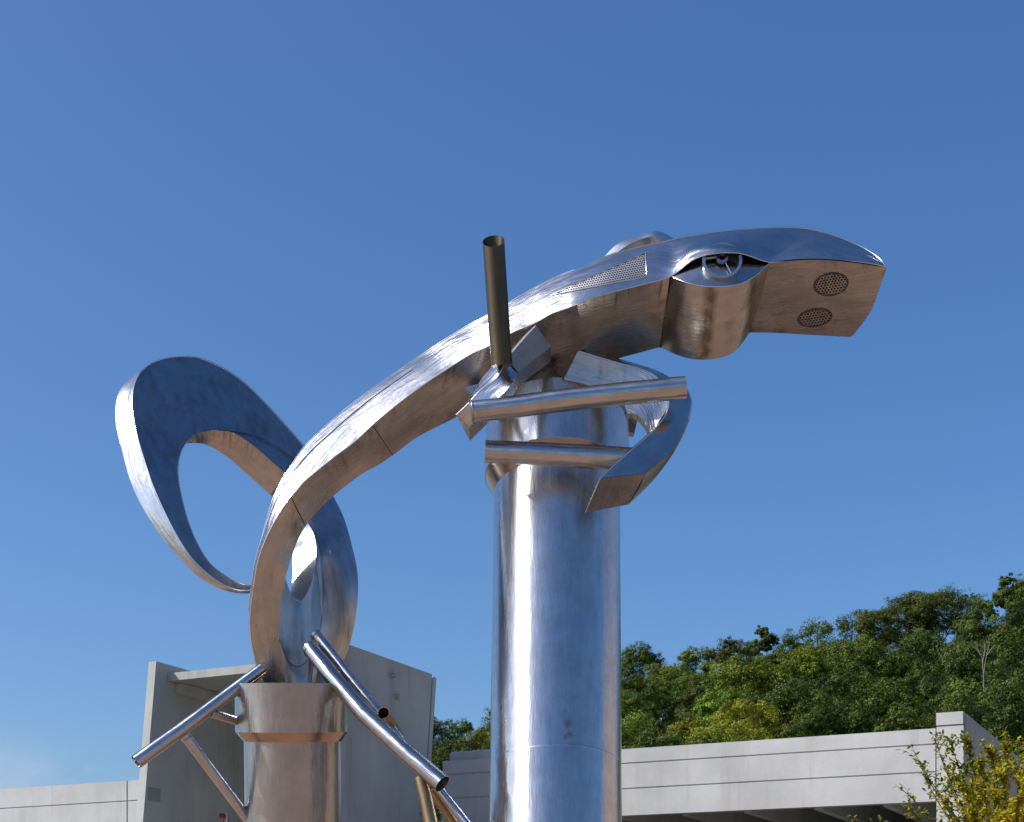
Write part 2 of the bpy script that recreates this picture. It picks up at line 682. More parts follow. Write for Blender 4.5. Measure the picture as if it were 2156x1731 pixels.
# pier and its cap
mb = MB()
fbox(mb, -.60, -.015, -.5, .05, -EYE, 5.345)
mb.build('pier', M_PANEL, garage)
mb = MB()
fbox(mb, -.585, -.03, -.45, .03, 5.345, 5.385)
mb.build('pier_joint', M_PATCH, garage)
mb = MB()
fbox(mb, -.59, -.01, -.55, .055, 5.385, 5.66)
mb.build('pier_cap', M_PANEL, garage)
# end wall running back from the pier
mb = MB()
d = Vector((.50, 1, 0)).normalized()
q0 = FP(-.66, -.10, 0)
s = Vector((d.y, -d.x, 0))
L = 26
c = q0 + d * (L / 2) - s * .14
mb.box(Vector((c.x, c.y, (EYE + 5.60) / 2)), d, s, FZ, L / 2, .14, (EYE + 5.60) / 2)
mb.build('end_wall', M_TOWER, garage)
# deck with ribs under it, columns of the dark bay behind the beam
mb = MB()
fbox(mb, .0, 12.4, -.29, -13, 4.30, 4.55)
mb.build('deck_slab', M_TOWER, garage)
for u in (1.15, 2.75, 4.45, 6.0, 7.7, 9.3, 11.0):
    mb = MB()
    fbox(mb, u - .09, u + .09, -.29, -12.6, 3.66, 4.30)
    mb.build('rib', M_TOWER, garage)
mb = MB()
fbox(mb, -.1, 12.5, -13.0, -13.3, -EYE, 4.9)
mb.build('back_wall', M_TOWER, garage)
mb = MB()
fbox(mb, 12.2, 12.5, -.3, -12.98, -EYE, 4.29)
mb.build('side_wall', M_TOWER, garage)
mb = MB()
extrude(mb, [(-.75, 5.30), (-.30, 5.30), (-.30, 5.56), (-.42, 5.62), (-.75, 5.62)], 11.3, 12.5)
pts = mb.v
mb.build('roof_block', M_PANEL, garage)
mb = MB()
fbox(mb, 11.0, 12.45, -.29, -.76, 4.9, 5.299)
mb.build('roof_upstand', M_TOWER, garage)

# raked twin-slab tower
tower = empty('concrete_tower', FP(15.4, 2, -EYE), 'grey raked concrete tower of two tall slabs and a canopy behind the small column', 'tower')
RK = .125


def raked(mb, u0, u1, n0, n1, z0, z1, rake=RK, ztop=7.56):
    """block whose n edges lean back with height"""
    A = []
    for (n, z) in ((n0, z0), (n1, z0), (n1, z1), (n0, z1)):
        nn = n + rake * (ztop - z)
        A.append((nn, z))
    extrude(mb, A, u0, u1)


ZS = 7.56
mb = MB()
raked(mb, 18.05, 18.28, .0, 4.72, -EYE, ZS)
sl_l = mb.build('slab', M_TOWER, tower)
mb = MB()
raked(mb, 12.72, 12.95, .26, 4.60, -EYE, ZS)
sl_r = mb.build('slab', M_TOWER, tower)
mb = MB()
raked(mb, 12.72, 12.95, .02, .20, -EYE, ZS - .05)
mb.build('edge_panel', M_TOWER, tower)
mb = MB()
raked(mb, 12.75, 12.93, .19, .27, -EYE, ZS - .2)
mb.build('joint_filler', M_PATCH, tower)
mb = MB()
fbox(mb, 12.96, 18.04, .35, 4.28, 7.14, 7.335)
mb.build('canopy', M_TOWER, tower)
mb = MB()
fbox(mb, 17.86, 18.04, .4, 4.0, 6.86, 7.125)
mb.build('ledge', M_TOWER, tower)
mb = MB()
fbox(mb, 12.96, 18.04, .05, .30, -EYE, 7.13)
mb.build('back_wall', M_TOWER, tower)
mb = MB()
c = FP(18.047, 4.80, 4.25)
mb.box(c, FU, FN, FZ, .006, .24, .17)
mb.build('patch', M_PATCH, tower)
for (u, n, z, rr, lt) in ((12.72, 2.35, 7.16, .055, .16), (12.72, 2.1, 6.68, .07, .10)):
    mb = MB()
    a = FP(u, n, z)
    mb.tube([a + FU * .02, a - FU * lt], rr, 12)
    mb.build('lifting_lug', M_TOWER, tower)
for z in (3.62, 3.85, 4.1):
    mb = MB()
    fbox(mb, 12.66, 12.72, .55, .95, z, z + .07)
    mb.build('bracket', M_GALV, tower)

# standpipe and red valve on the tower's back wall
valve = empty('standpipe', U(474, 1740, 39.5), 'small grey pipe with a red valve handle on the tower back wall', 'pipe')
mb = MB()
p0 = FP(15.95, .42, 0)
a = U(476, 1712, 39.4)
mb.tube([U(476, 1712, 39.4), U(476, 1735, 39.4), Vector((U(476, 1735, 39.4).x, 39.4, 0))], .07, 10)
mb.build('pipe', M_GALV, valve)
mb = MB()
mb.tube([U(464, 1717, 39.2), U(474, 1719, 39.3)], .06, 10)
mb.build('valve_handle', M_RED, valve)

# unseen tan building off to the right, added only for the column to mirror
brick = empty('reflected_building', (40, 30, 0), 'unseen tan brick building added to be mirrored in the right edge of the big column', 'building')
M_BRICK = concrete('tan_brick', (.46, .34, .24), .2, .1)
mb = MB()
mb.box((48, 30, 9), Vector((1, 0, 0)), Vector((0, 1, 0)), FZ, 8, 16, 9)
mb.build('wall', M_BRICK, brick)
mb = MB()
mb.box((48, 30, 18.2), Vector((1, 0, 0)), Vector((0, 1, 0)), FZ, 8.3, 16.3, .2)
mb.build('roof', M_PANEL, brick)
for fl in range(3):
    for k in range(6):
        mb = MB()
        mb.box((39.98, 17.5 + 5 * k, 3 + 4 * fl), Vector((1, 0, 0)), Vector((0, 1, 0)), FZ, .06, 1.1, 1.0)
        mb.build('window', M_DARK, brick)

# ------------------------------------------------------------------ the sculpture
sculp = empty('steel_sculpture', (U(1170, 2000, 15).x, 15, 0), 'large polished stainless steel animal sculpture with a looped tail and long head on two columns', 'sculpture')
N = 90


def lerp_tab(tab):
    xs, ys = zip(*tab)
    return lambda t: float(np.interp(t, xs, ys))


def lathe(prof, axis, n=72, crisp=True):
    """turned sheet about a leaning axis; prof: (x px, radius m, y px, depth)"""
    mb = MB()
    ex = Vector((1, 0, 0))
    ex = (ex - axis * ex.dot(axis)).normalized()
    ey = axis.cross(ex)
    rows, uvr = [], []
    s = 0
    last = None
    for (cxp, R, y, Y) in prof:
        c = U(cxp, y, Y)
        row = [c + (ex * math.cos(q) + ey * math.sin(q)) * R for q in [2 * math.pi * k / n for k in range(n)]]
        if last is not None:
            s += (c - last[0]).length + abs(R - last[1])
        last = (c, R)
        rows.append(row)
        uvr.append([(s, R * 2 * math.pi * k / n) for k in range(n + 1)])
    if crisp:
        for i in range(len(rows) - 1):
            mb.grid(rows[i:i + 2], uvr[i:i + 2], True, True)
    else:
        mb.grid(rows, uvr, True, True)
    return mb


# ---- large column, leaning away from the viewer
LA = .235
AX = Vector((.004, LA, 1)).normalized()
yA_ = lambda y: 13.904 / (1 - LA * (2035 - y) / F)
xA_ = lambda y: 1172.5 - (y - 1040) * .0045
cA = lambda R, y: (xA_(y), R, y, yA_(y))
RAD = .621
mb = lathe([cA(RAD + .004, 2420), cA(RAD + .003, 1900), cA(RAD + .001, 1620)], AX)
colA = mb.build('column', M_COL, sculp)
mb = lathe([cA(RAD, 1619.5), cA(RAD, 1300), cA(RAD, 1020)], AX, crisp=False)
mb.build('shaft', M_COL, colA)
mb = lathe([cA(RAD, 1040), cA(.712, 1006)], AX)
mb.build('collar_cone', M_CONE, colA)
mb = lathe([cA(.714, 1006), cA(.715, 960), cA(.715, 886), cA(.705, 886), cA(.705, 930)], AX)
mb.build('collar', M_COL, colA)
mb = lathe([cA(RAD + .0005, 1621.5), cA(RAD + .0018, 1619.2), cA(RAD + .0018, 1617.8), cA(RAD + .0005, 1615.5)], AX)
mb.build('weld_seam', M_COL, colA)

# ---- small column, leaning a little towards the viewer
LB = -.17
BX = Vector((.0, LB, 1)).normalized()
yB_ = lambda y: 15.22 / (1 - LB * (2035 - y) / F)
cB = lambda x, R, y: (x, R, y, yB_(y))
mb = lathe([cB(618.5, .470, 2390), cB(617, .470, 1731), cB(616, .470, 1560)], BX)
colB = mb.build('column', M_POST, sculp)
mb = lathe([cB(616, .471, 1561), cB(614.5, .544, 1541)], BX)
mb.build('collar_cone', M_CONE, colB)
mb = lathe([cB(614.5, .546, 1541), cB(614.5, .547, 1500), cB(615, .550, 1440), cB(615, .54, 1440), cB(615, .53, 1470)], BX)
mb.build('collar', M_POST, colB)

# ---- arched body: A top edge, B crease, C lower edge, D hidden back edge
A_lo = [(553.5, 1436), (538, 1397), (528, 1355), (524, 1320), (526, 1285), (530, 1245), (534.6, 1206), (542, 1166), (553.5, 1124), (565, 1081), (575.6, 1048), (595, 1008), (614, 979)]
B_lo = [(555, 1436), (540, 1397), (530.5, 1355), (527, 1320), (528, 1287), (532, 1250), (539, 1203), (548, 1166), (565, 1124), (583, 1090), (605, 1055.6), (624, 1033), (643, 1011.8)]
C_lo = [(638, 1436), (612, 1400), (598, 1365), (591, 1335), (589, 1300), (590.5, 1265), (596, 1235), (603, 1209), (614, 1172), (629, 1133), (646.8, 1103), (670.6, 1073.9), (701.6, 1044.7)]
A_hi = [(639.5, 942), (672, 909.6), (730.8, 858.5), (787, 816.5), (847.6, 774.6), (891, 745), (928, 720), (979, 689), (1023, 665), (1074, 636), (1125, 606.7), (1176, 581), (1210.7, 568)]
B_hi = [(701.6, 964), (745, 931.5), (789, 891), (840, 849), (891, 811), (946, 774.6), (993.6, 745), (1033.7, 727), (1077.5, 701.6), (1125, 681.5), (1161, 661), (1190, 651), (1215, 641)]
C_hi = [(730.8, 1021), (763.6, 997), (800, 977), (836.6, 951.6), (873, 924), (913, 902), (946, 886), (985, 866), (1050, 840), (1110, 818), (1165, 800), (1205, 789), (1240, 777)]
pa, pb, pc = A_lo + A_hi, B_lo + B_hi, C_lo + C_hi
yb = [14.98, 14.92, 14.85, 14.78, 14.71, 14.64, 14.58, 14.52, 14.48, 14.45, 14.43, 14.42, 14.42] + [14.42, 14.41, 14.40, 14.38, 14.36, 14.33, 14.28, 14.22, 14.15, 14.08, 14.02, 13.965, 13.925]
dc = [-.02, -.0, .01, .02, .03, .05, .08, .11, .15, .19, .23, .26, .29] + [.32, .34, .36, .38, .40, .43, .47, .52, .58, .64, .70, .72, .74]
da = [.10] * 6 + [.10, .11, .12, .13, .14, .15, .16] + [.20, .22, .24, .25, .26, .27, .27, .27, .265, .255, .245, .235, .225]
RA = resample(rail(pa, [a + b for a, b in zip(yb, da)]), N)
RB = resample(rail(pb, yb), N)
RC = resample(rail(pc, [a + b for a, b in zip(yb, dc)]), N)
# match the rails station by station instead of by their own lengths
RA = spline(rail(pa, [a + b for a, b in zip(yb, da)]), N)
RB = spline(rail(pb, yb), N)
RC = spline(rail(pc, [a + b for a, b in zip(yb, dc)]), N)
RD = [U(*[(CX + q.x / q.y * F) for q in [(a + c) / 2]], YH - ((a + c) / 2 - Vector((0, 0, EYE))).z / ((a + c) / 2).y * F, b.y + .42 + .4 * (i / N)) for i, (a, b, c) in enumerate(zip(RA, RB, RC))]
cen = [(a + b + c + d) / 4 for a, b, c, d in zip(RA, RB, RC, RD)]
head_A = [(1273, 541), (1319.5, 526.5), (1392, 510), (1421.7, 503.4), (1474, 493.5), (1540, 485), (1629, 479.4), (1698.5, 481.7), (1754.6, 495), (1804, 515), (1837, 533), (1856.8, 549.6), (1864, 560)]
head_B = [(1262, 623), (1300, 612.5), (1360, 597.4), (1414, 581), (1461, 546.3), (1507, 533.8), (1560, 533.8), (1619.4, 552), (1672, 549), (1721.6, 547.3), (1787.5, 550), (1837, 556), (1865, 561.8)]
head_W = [(1268, 583), (1310, 570), (1376, 552), (1420, 556), (1457, 527), (1501, 516.5), (1560, 519), (1617, 543), (1680, 516), (1735, 522), (1795, 533), (1837, 545), (1861, 561)]
hyB = [13.91, 13.90, 13.89, 13.87, 13.80, 13.74, 13.74, 13.84, 13.83, 13.80, 13.77, 13.74, 13.72]
hyW = [13.975, 13.965, 13.955, 13.90, 13.83, 13.78, 13.79, 13.86, 13.93, 13.90, 13.85, 13.79, 13.72]
hyA = [14.12, 14.105, 14.085, 14.07, 14.07, 14.06, 14.06, 14.06, 14.04, 13.98, 13.90, 13.82, 13.75]
bA3 = rail(pa, [a + b for a, b in zip(yb, da)])
bB3 = rail(pb, yb)
bW3 = []
for a_, b_, c_ in zip(bA3, bB3, rail(pc, [a + b for a, b in zip(yb, dc)])):
    o_ = ((a_ + b_) / 2 - (a_ + b_ + c_ * 2) / 4)
    bW3.append(a_.lerp(b_, .48) + o_.normalized() * (b_ - a_).length * .035)
NT_ = 170
FA = spline(bA3 + rail(head_A, hyA), NT_)
FW = spline(bW3 + rail(head_W, hyW), NT_)
FB = spline(bB3 + rail(head_B, hyB), NT_)
shell, suv, sl_ = [], [], 0.0
for i in range(NT_):
    if i:
        sl_ += (FW[i] - FW[i - 1]).length
    r_ = spline([FA[i], FW[i], FB[i]], 15)
    shell.append(r_)
    w_ = (FA[i] - FB[i]).length
    suv.append([(sl_, w_ * j / 14) for j in range(15)])
ISP = int(round((len(pa) - .4) / (len(pa) + len(head_A) - 1) * (NT_ - 1)))


def vnorm(rows):
    R, K = len(rows), len(rows[0])
    out = []
    for i in range(R):
        for j in range(K):
            t = rows[min(i + 1, R - 1)][j] - rows[max(i - 1, 0)][j]
            u = rows[i][min(j + 1, K - 1)] - rows[i][max(j - 1, 0)]
            n = t.cross(u)
            n = n.normalized() if n.length > 1e-9 else Vector((0, -1, 0))
            out.append(n if n.y < 0 or n.z > .3 else -n)
    return [out[i * K:(i + 1) * K] for i in range(R)]


SN = vnorm(shell)


def shell_part(name, i0, i1, mat, parent):
    mb = MB()
    mb.grid([r[::-1] for r in shell[i0:i1 + 1]], [r[::-1] for r in suv[i0:i1 + 1]])
    o = mb.build(name, mat, parent)
    me = o.data
    if me.polygons[len(me.polygons) // 2].normal.dot(SN[(i0 + i1) // 2][7]) < 0:
        me.flip_normals()
    me.normals_split_custom_set_from_vertices([tuple(n) for r in SN[i0:i1 + 1] for n in r[::-1]])
    return o


body = shell_part('body', 0, ISP, M_STEEL, sculp)
mb = MB()
strip(mb, RB, RC, .02, 8, cen)
mb.build('underside', M_DULL, body)
mb = MB()
strip(mb, RC, RD, .02, 3, cen)
strip(mb, RD, RA, .05, 3, cen)
mb.poly([RA[0], RB[0], RC[0], RD[0]])
mb.poly([RA[-1], RB[-1], RC[-1], RD[-1]])
mb.build('back_plate', M_LOOP, body)
bead('weld_seam', RB, .0065, M_BEAD, body)
bead('weld_seam', RA, .005, M_BEAD, body)
rid = [a.lerp(b, .30) + (((a + b) / 2 - c).normalized() * .016) for a, b, c in zip(RA, RB, cen)][14:62]
bead('weld_seam', rid, .0055, M_BEAD, body)


def seam(parent, pts, z, Y, r=.007):
    P = [U(*(z(*p) if z else p), y) for p, y in zip(pts, Y)]
    return bead('panel_seam', P, r, M_SEAM, parent)


def near_index(R, x):
    return min(range(len(R)), key=lambda i: abs(CX + R[i].x / R[i].y * F - x))


for xb, xc in ((788, 824), (611, 641)):
    i = near_index(RB, xb)
    j = near_index(RC, xc)
    off = Vector((0, -.006, -.006))
    bead('panel_seam', [RB[i].lerp(RC[j], t) + ((RB[i] + RC[j]) / 2 - cen[i]).normalized() * (.02 * .38 * 4 * t * (1 - t)) for t in [k / 8 for k in range(9)]], .0042, M_SEAM, body)

# ---- head: top shell
refc = Vector(U(1500, 600, 14.8))
head = shell_part('head', ISP, NT_ - 1, M_STEEL, sculp)
HA = resample(FA[ISP:], N)
HB_ = FB[ISP:]
bead('weld_seam', HB_, .006, M_BEAD, head)
bead('weld_seam', HA, .005, M_BEAD, head)

# neck underside panel, cheek, muzzle plate
nkB = [(1215, 641), (1262, 623), (1300, 612.5), (1360, 597.4), (1415, 583)]
nkC = [(1240, 777), (1270, 766), (1299.7, 755.6), (1345, 743), (1390.3, 730.9)]
NB = spline(rail(nkB, 13.90), 20)
NC = spline(rail(nkC, [14.64, 14.62, 14.60, 14.54, 14.48]), 20)
mb = MB()
strip(mb, NB, NC, .01, 6, refc)
mb.build('throat_plate', M_DULL, head)
lid_lo = [(1415, 583), (1441.5, 594), (1474, 601.7), (1507, 604), (1540, 601.7), (1566.7, 594), (1593, 579), (1619.4, 554.5)]
chk = [(1390.3, 730.9), (1421.7, 745.7), (1452, 755), (1480, 757.5), (1510, 755), (1543, 743), (1563, 722), (1578, 700.5)]
LY = [13.88, 13.79, 13.74, 13.72, 13.72, 13.75, 13.80, 13.85]
CY = [14.48, 14.33, 14.25, 14.21, 14.20, 14.22, 14.28, 14.36]
LL = spline(rail(lid_lo, LY), 40)
CK = spline(rail(chk, CY), 40)
mb = MB()
strip(mb, LL, CK, .02, 8, refc)
mb.build('cheek', M_CHEEK, head)
bead('weld_seam', LL, .006, M_BEAD, head)
bead('panel_seam', [LL[0].lerp(CK[0], t) + Vector((0, -.006, -.006)) for t in (0, .25, .5, .75, 1)], .008, M_SEAM, head)
# lower lid shelf
lid_hi = [(1413, 577), (1440, 558), (1474, 535), (1507, 522), (1545, 521), (1575, 530), (1600, 543), (1619.4, 551)]
LU = spline(rail(lid_hi, [13.885, 13.885, 13.87, 13.86, 13.86, 13.87, 13.875, 13.865]), 40)
mb = MB()
strip(mb, LU, LL, -.01, 6, refc)
lid = mb.build('eyelid', M_BAND, head)


def plane_from(a, b, c):
    n = (b - a).cross(c - a).normalized()
    if n.y > 0:
        n = -n
    return a, n


def onplane(pl, x, y, lift=0.0):
    p0, n = pl
    o = Vector((0, 0, EYE))
    d = U(x, y, 1.0) - o
    t = (p0 - o).dot(n) / d.dot(n)
    return o + d * t + n * lift


MZ = plane_from(U(1619.4, 554.5, 13.85), U(1865, 561.8, 13.72), U(1680, 702, 14.38))
top = [(1619.4, 554.5), (1672, 549), (1721.6, 547.3), (1787.5, 550), (1837, 556), (1864.5, 563)]
bot = [(1578, 700.5), (1620, 700.8), (1672, 701.9), (1710, 704), (1738, 706), (1770, 708), (1791, 709.5)]
edge = [(1791.5, 709.5), (1804, 694.6), (1824, 668), (1837, 645), (1850, 609), (1860, 579), (1864.5, 563)]
ed = []
ev = spline([Vector((*p, 0)) for p in edge], 61)
for i, p in enumerate(ev):
    k = 2.2 if i % 2 and 2 < i < 58 else 0
    ed.append((p.x + k, p.y + k * .4))
tp = [(p.x, p.y) for p in spline([Vector((*p, 0)) for p in top], 61)]
bt = [(p.x, p.y) for p in spline([Vector((*p, 0)) for p in bot], 61)]
# sheet rows from the top edge down; right side follows the saw-cut edge
mb = MB()
rows, uvr = [], []
for i in range(61):
    t = i / 60
    e = ed[60 - i]
    l = (1619.4 + (1578 - 1619.4) * t, 554.5 + (700.5 - 554.5) * t)
    row = []
    for j in range(25):
        s_ = j / 24
        yt = np.interp(s_, [k / 60 for k in range(61)], [q[1] for q in tp])
        yb_ = np.interp(s_, [k / 60 for k in range(61)], [q[1] for q in bt])
        y0 = tp[0][1] + (tp[-1][1] - tp[0][1]) * s_
        y1 = bt[0][1] + (bt[-1][1] - bt[0][1]) * s_
        y = l[1] + (e[1] - l[1]) * s_ + (yt - y0) * (1 - t) + (yb_ - y1) * t
        x = l[0] + (e[0] - l[0]) * s_
        row.append(onplane(MZ, x, y))
    rows.append(row)
    uvr.append([(p.x, p.z) for p in row])
mb.grid(rows, uvr)
back = [[p - MZ[1] * .02 for p in r] for r in rows]
mb.grid([r[::-1] for r in back], None)
for i in range(60):
    mb.poly([rows[i][-1], rows[i + 1][-1], back[i + 1][-1], back[i][-1]])
muz = mb.build('muzzle_plate', M_DULL, head)
ETOP = rows[0]
EBOT = rows[-1]
# back of the head
HC = spline([U(1240, 777, 14.64), U(1299.7, 755.6, 14.6), U(1390.3, 730.9, 14.48), U(1480, 752, 14.22), U(1543, 740, 14.23), U(1578, 700.5, 14.36), onplane(MZ, 1672, 701), onplane(MZ, 1738, 705), onplane(MZ, 1783, 704), onplane(MZ, 1828, 642), onplane(MZ, 1860, 568)], N)
HD = []
for i, (a, c) in enumerate(zip(HA, HC)):
    m_ = (a + c) / 2
    t = i / (N - 1)
    HD.append(U(CX + m_.x / m_.y * F, YH - (m_.z - EYE) / m_.y * F, m_.y + .55 * (1 - t ** 3) + .02))
mb = MB()
strip(mb, HC, HD, .02, 3, refc + Vector((0, -.6, 0)))
strip(mb, HD, HA, .04, 3, refc + Vector((0, -.6, 0)))
mb.build('back_plate', M_LOOP, head)


# ---- perforated sheets
def perforated(name, inside, org, ux, uy, pitch, hole, ext, mat, parent, nrm):
    """sheet of hexagonal cells, each with a round hole; inside(a, b) tests a cell centre in metres"""
    mb = MB()
    R = pitch / math.sqrt(3)
    h3 = pitch * math.sqrt(3) / 2
    ni = int(ext / pitch) + 2
    for j in range(-ni, ni + 1):
        for i in range(-ni, ni + 1):
            a = i * pitch + (pitch / 2 if j % 2 else 0)
            b = j * h3
            if not inside(a, b):
                continue
            out, inn, dn = [], [], []
            for k in range(6):
                q = math.pi / 6 + k * math.pi / 3
                out.append(org + ux * (a + R * math.cos(q)) + uy * (b + R * math.sin(q)))
                inn.append(org + ux * (a + hole * math.cos(q)) + uy * (b + hole * math.sin(q)))
                dn.append(inn[-1] - nrm * .006)
            for k in range(6):
                k2 = (k + 1) % 6
                mb.poly([out[k], out[k2], inn[k2], inn[k]])
                mb.poly([inn[k], inn[k2], dn[k2], dn[k]])
    return mb.build(name, mat, parent)


# cheek grille, a long triangle of perforated sheet following the shell
from mathutils.bvhtree import BVHTree
bv_v = [p for r in shell for p in r]
bv_f = [(i * 15 + j, i * 15 + j + 1, (i + 1) * 15 + j + 1, (i + 1) * 15 + j) for i in range(NT_ - 1) for j in range(14)]
BV = BVHTree.FromPolygons([tuple(v) for v in bv_v], bv_f)
EYEP = Vector((0, 0, EYE))


def onshell(x, y, lift):
    d = (U(x, y, 1.0) - EYEP).normalized()
    hit, nn, _, _ = BV.ray_cast(EYEP, d)
    if hit is None:
        return U(x, y, 13.95)
    if nn.dot(d) > 0:
        nn = -nn
    return hit + nn * lift


TRI = [(1359, 532.4), (1362, 583.2), (1161, 622.0)]
mb = MB()
rows = []
for i in range(25):
    t = i / 24
    a_ = (TRI[2][0] + (TRI[0][0] - TRI[2][0]) * t, TRI[2][1] + (TRI[0][1] - TRI[2][1]) * t)
    b_ = (TRI[2][0] + (TRI[1][0] - TRI[2][0]) * t, TRI[2][1] + (TRI[1][1] - TRI[2][1]) * t)
    rows.append([onshell(a_[0] + (b_[0] - a_[0]) * k / 6, a_[1] + (b_[1] - a_[1]) * k / 6, .0015) for k in range(7)])
mb.grid(rows, None, False)
gr = mb.build('grille', M_DARK, head)  # black backing sheet, painted in place of a dark opening
mb = MB()


def tri_in(x, y, m):
    s3 = []
    for k in range(3):
        (x0, y0), (x1, y1) = TRI[k], TRI[(k + 1) % 3]
        s3.append(((x1 - x0) * (y - y0) - (y1 - y0) * (x - x0)) / math.hypot(x1 - x0, y1 - y0))
    return all(v > m for v in s3) or all(v < -m for v in s3)


ca, sa = math.cos(-.19), math.sin(-.19)
pit = 5.4
for j in range(-40, 41):
    for i in range(-50, 51):
        a_ = i * pit + (pit / 2 if j % 2 else 0)
        b_ = j * pit * .82
        cx_, cy_ = 1260 + a_ * ca - b_ * sa, 577 + a_ * sa + b_ * ca
        if not tri_in(cx_, cy_, 1.6):
            continue
        out_, in_, dn_ = [], [], []
        for k in range(6):
            q = math.pi / 6 + k * math.pi / 3
            ou = (pit / math.sqrt(3) * math.cos(q), pit / math.sqrt(3) * .947 * math.sin(q))
            iu = (2.3 * math.cos(q), 2.12 * math.sin(q))
            out_.append(onshell(cx_ + ou[0] * ca - ou[1] * sa, cy_ + ou[0] * sa + ou[1] * ca, .006))
            in_.append(onshell(cx_ + iu[0] * ca - iu[1] * sa, cy_ + iu[0] * sa + iu[1] * ca, .006))
            dn_.append(onshell(cx_ + iu[0] * ca - iu[1] * sa, cy_ + iu[0] * sa + iu[1] * ca, .002))
        for k in range(6):
            k2 = (k + 1) % 6
            mb.poly([out_[k], out_[k2], in_[k2], in_[k]])
            mb.poly([in_[k], in_[k2], dn_[k2], dn_[k]])
mb.build('perforated_sheet', M_SHEET, gr)
edge_ = []
for k in range(3):
    (x0, y0), (x1, y1) = TRI[k], TRI[(k + 1) % 3]
    edge_ += [onshell(x0 + (x1 - x0) * t / 12, y0 + (y1 - y0) * t / 12, .004) for t in range(12)]
bead('grille_frame', edge_ + [edge_[0]], .0045, M_BEAD, gr)


def nostril(x, y, rx, ry, ang):
    c = onplane(MZ, x, y, .004)
    ca, sa = math.cos(ang), math.sin(ang)
    pts = [onplane(MZ, x + rx * math.cos(q) * ca - ry * math.sin(q) * sa, y + rx * math.cos(q) * sa + ry * math.sin(q) * ca, .004) for q in [2 * math.pi * k / 40 for k in range(40)]]
    ux = (onplane(MZ, x + 50 * ca, y + 50 * sa, .004) - c).normalized()
    uy = MZ[1].cross(ux).normalized()
    a = (pts[0] - c).length
    v = [(p - c).dot(uy) for p in pts]
    bb = max(v)
    mb = MB()
    mb.poly([p - MZ[1] * .001 for p in pts])
    o = mb.build('nostril', M_DARK, head)  # flat black sheet stands in for the dark inside
    loc = [((p - c).dot(ux), (p - c).dot(uy)) for p in pts]
    def ins(p, q):
        w = False
        for k in range(40):
            x1, y1 = loc[k]
            x2, y2 = loc[(k + 1) % 40]
            if (y1 > q) != (y2 > q) and p < (x2 - x1) * (q - y1) / (y2 - y1) + x1:
                w = not w
        return w
    perforated('perforated_sheet', ins, c, ux, uy, .0285, .0108, .4, M_DULL, o, MZ[1] * .3)
    bead('nostril_rim', pts + [pts[0]], .007, M_SEAM, o)


nostril(1749.6, 598.4, 36, 23, -.18)
nostril(1715.7, 669, 36, 18, -.16)

# ---- eye: ring, hub, spokes, dark socket
EP = plane_from(U(1415, 583, 13.84), U(1619, 556, 13.80), U(1515, 530, 13.855))
ec = onplane(EP, 1519.5, 559)
en = EP[1]
exx = Vector((1, 0, 0))
exx = (exx - en * exx.dot(en)).normalized()
eyy = en.cross(exx)
if eyy.z < 0:
    eyy = -eyy


def annulus(mb, c, ri, ro, h0, h1, n=48):
    prof = [(ri, h0), (ro, h0), (ro, h1), (ri, h1), (ri, h0)]
    for (r0, a0), (r1, a1) in zip(prof, prof[1:]):
        rows = [[c + (exx * math.cos(q) + eyy * math.sin(q)) * r + en * a for q in [2 * math.pi * k / n for k in range(n)]] for r, a in ((r0, a0), (r1, a1))]
        mb.grid(rows, None, True, True)


mb = MB()
annulus(mb, ec, .152, .180, .0, .075)
eye = mb.build('eye', M_LOOP, head)
mb = MB()
mb.poly([ec + (exx * math.cos(q) + eyy * math.sin(q)) * .149 + en * .012 for q in [2 * math.pi * k / 40 for k in range(40)]])
mb.build('eye_mesh', M_MESH, eye)
mb = MB()
hub = ec + eyy * .035
annulus(mb, hub, .030, .055, .05, .07, 28)
mb.build('pupil', M_LOOP, eye)
for a, w in ((-1.0, .006), (2.9, .012), (.9, .006)):
    mb = MB()
    dd = exx * math.cos(a) + eyy * math.sin(a)
    mb.tube([hub + dd * .05 + en * .06, ec + dd * .155 + en * .055], w, 8)
    mb.build('spoke', M_LOOP, eye)
# ---- the far ear behind the head
e_out = [(1270, 543), (1300, 514), (1340, 496), (1372, 486.5), (1384, 486), (1405, 494), (1421, 505)]
e_in = [(1292, 537), (1322, 516), (1352, 503), (1371, 498), (1376, 498.5), (1388, 506), (1395, 511)]
EO = resample(rail(e_out, [14.45, 14.45, 14.45, 14.42, 14.40, 14.36, 14.32]), 40)
EI = resample(rail(e_in, [14.40, 14.40, 14.40, 14.37, 14.35, 14.31, 14.27]), 40)
EOb = [p + Vector((.02, .35, -.06)) for p in EO]
EIb = [p + Vector((.02, .35, -.06)) for p in EI]
ringloft('ear', [EO, EI, EIb, EOb], [.02, 0, 0, 0], M_BEAD, head)

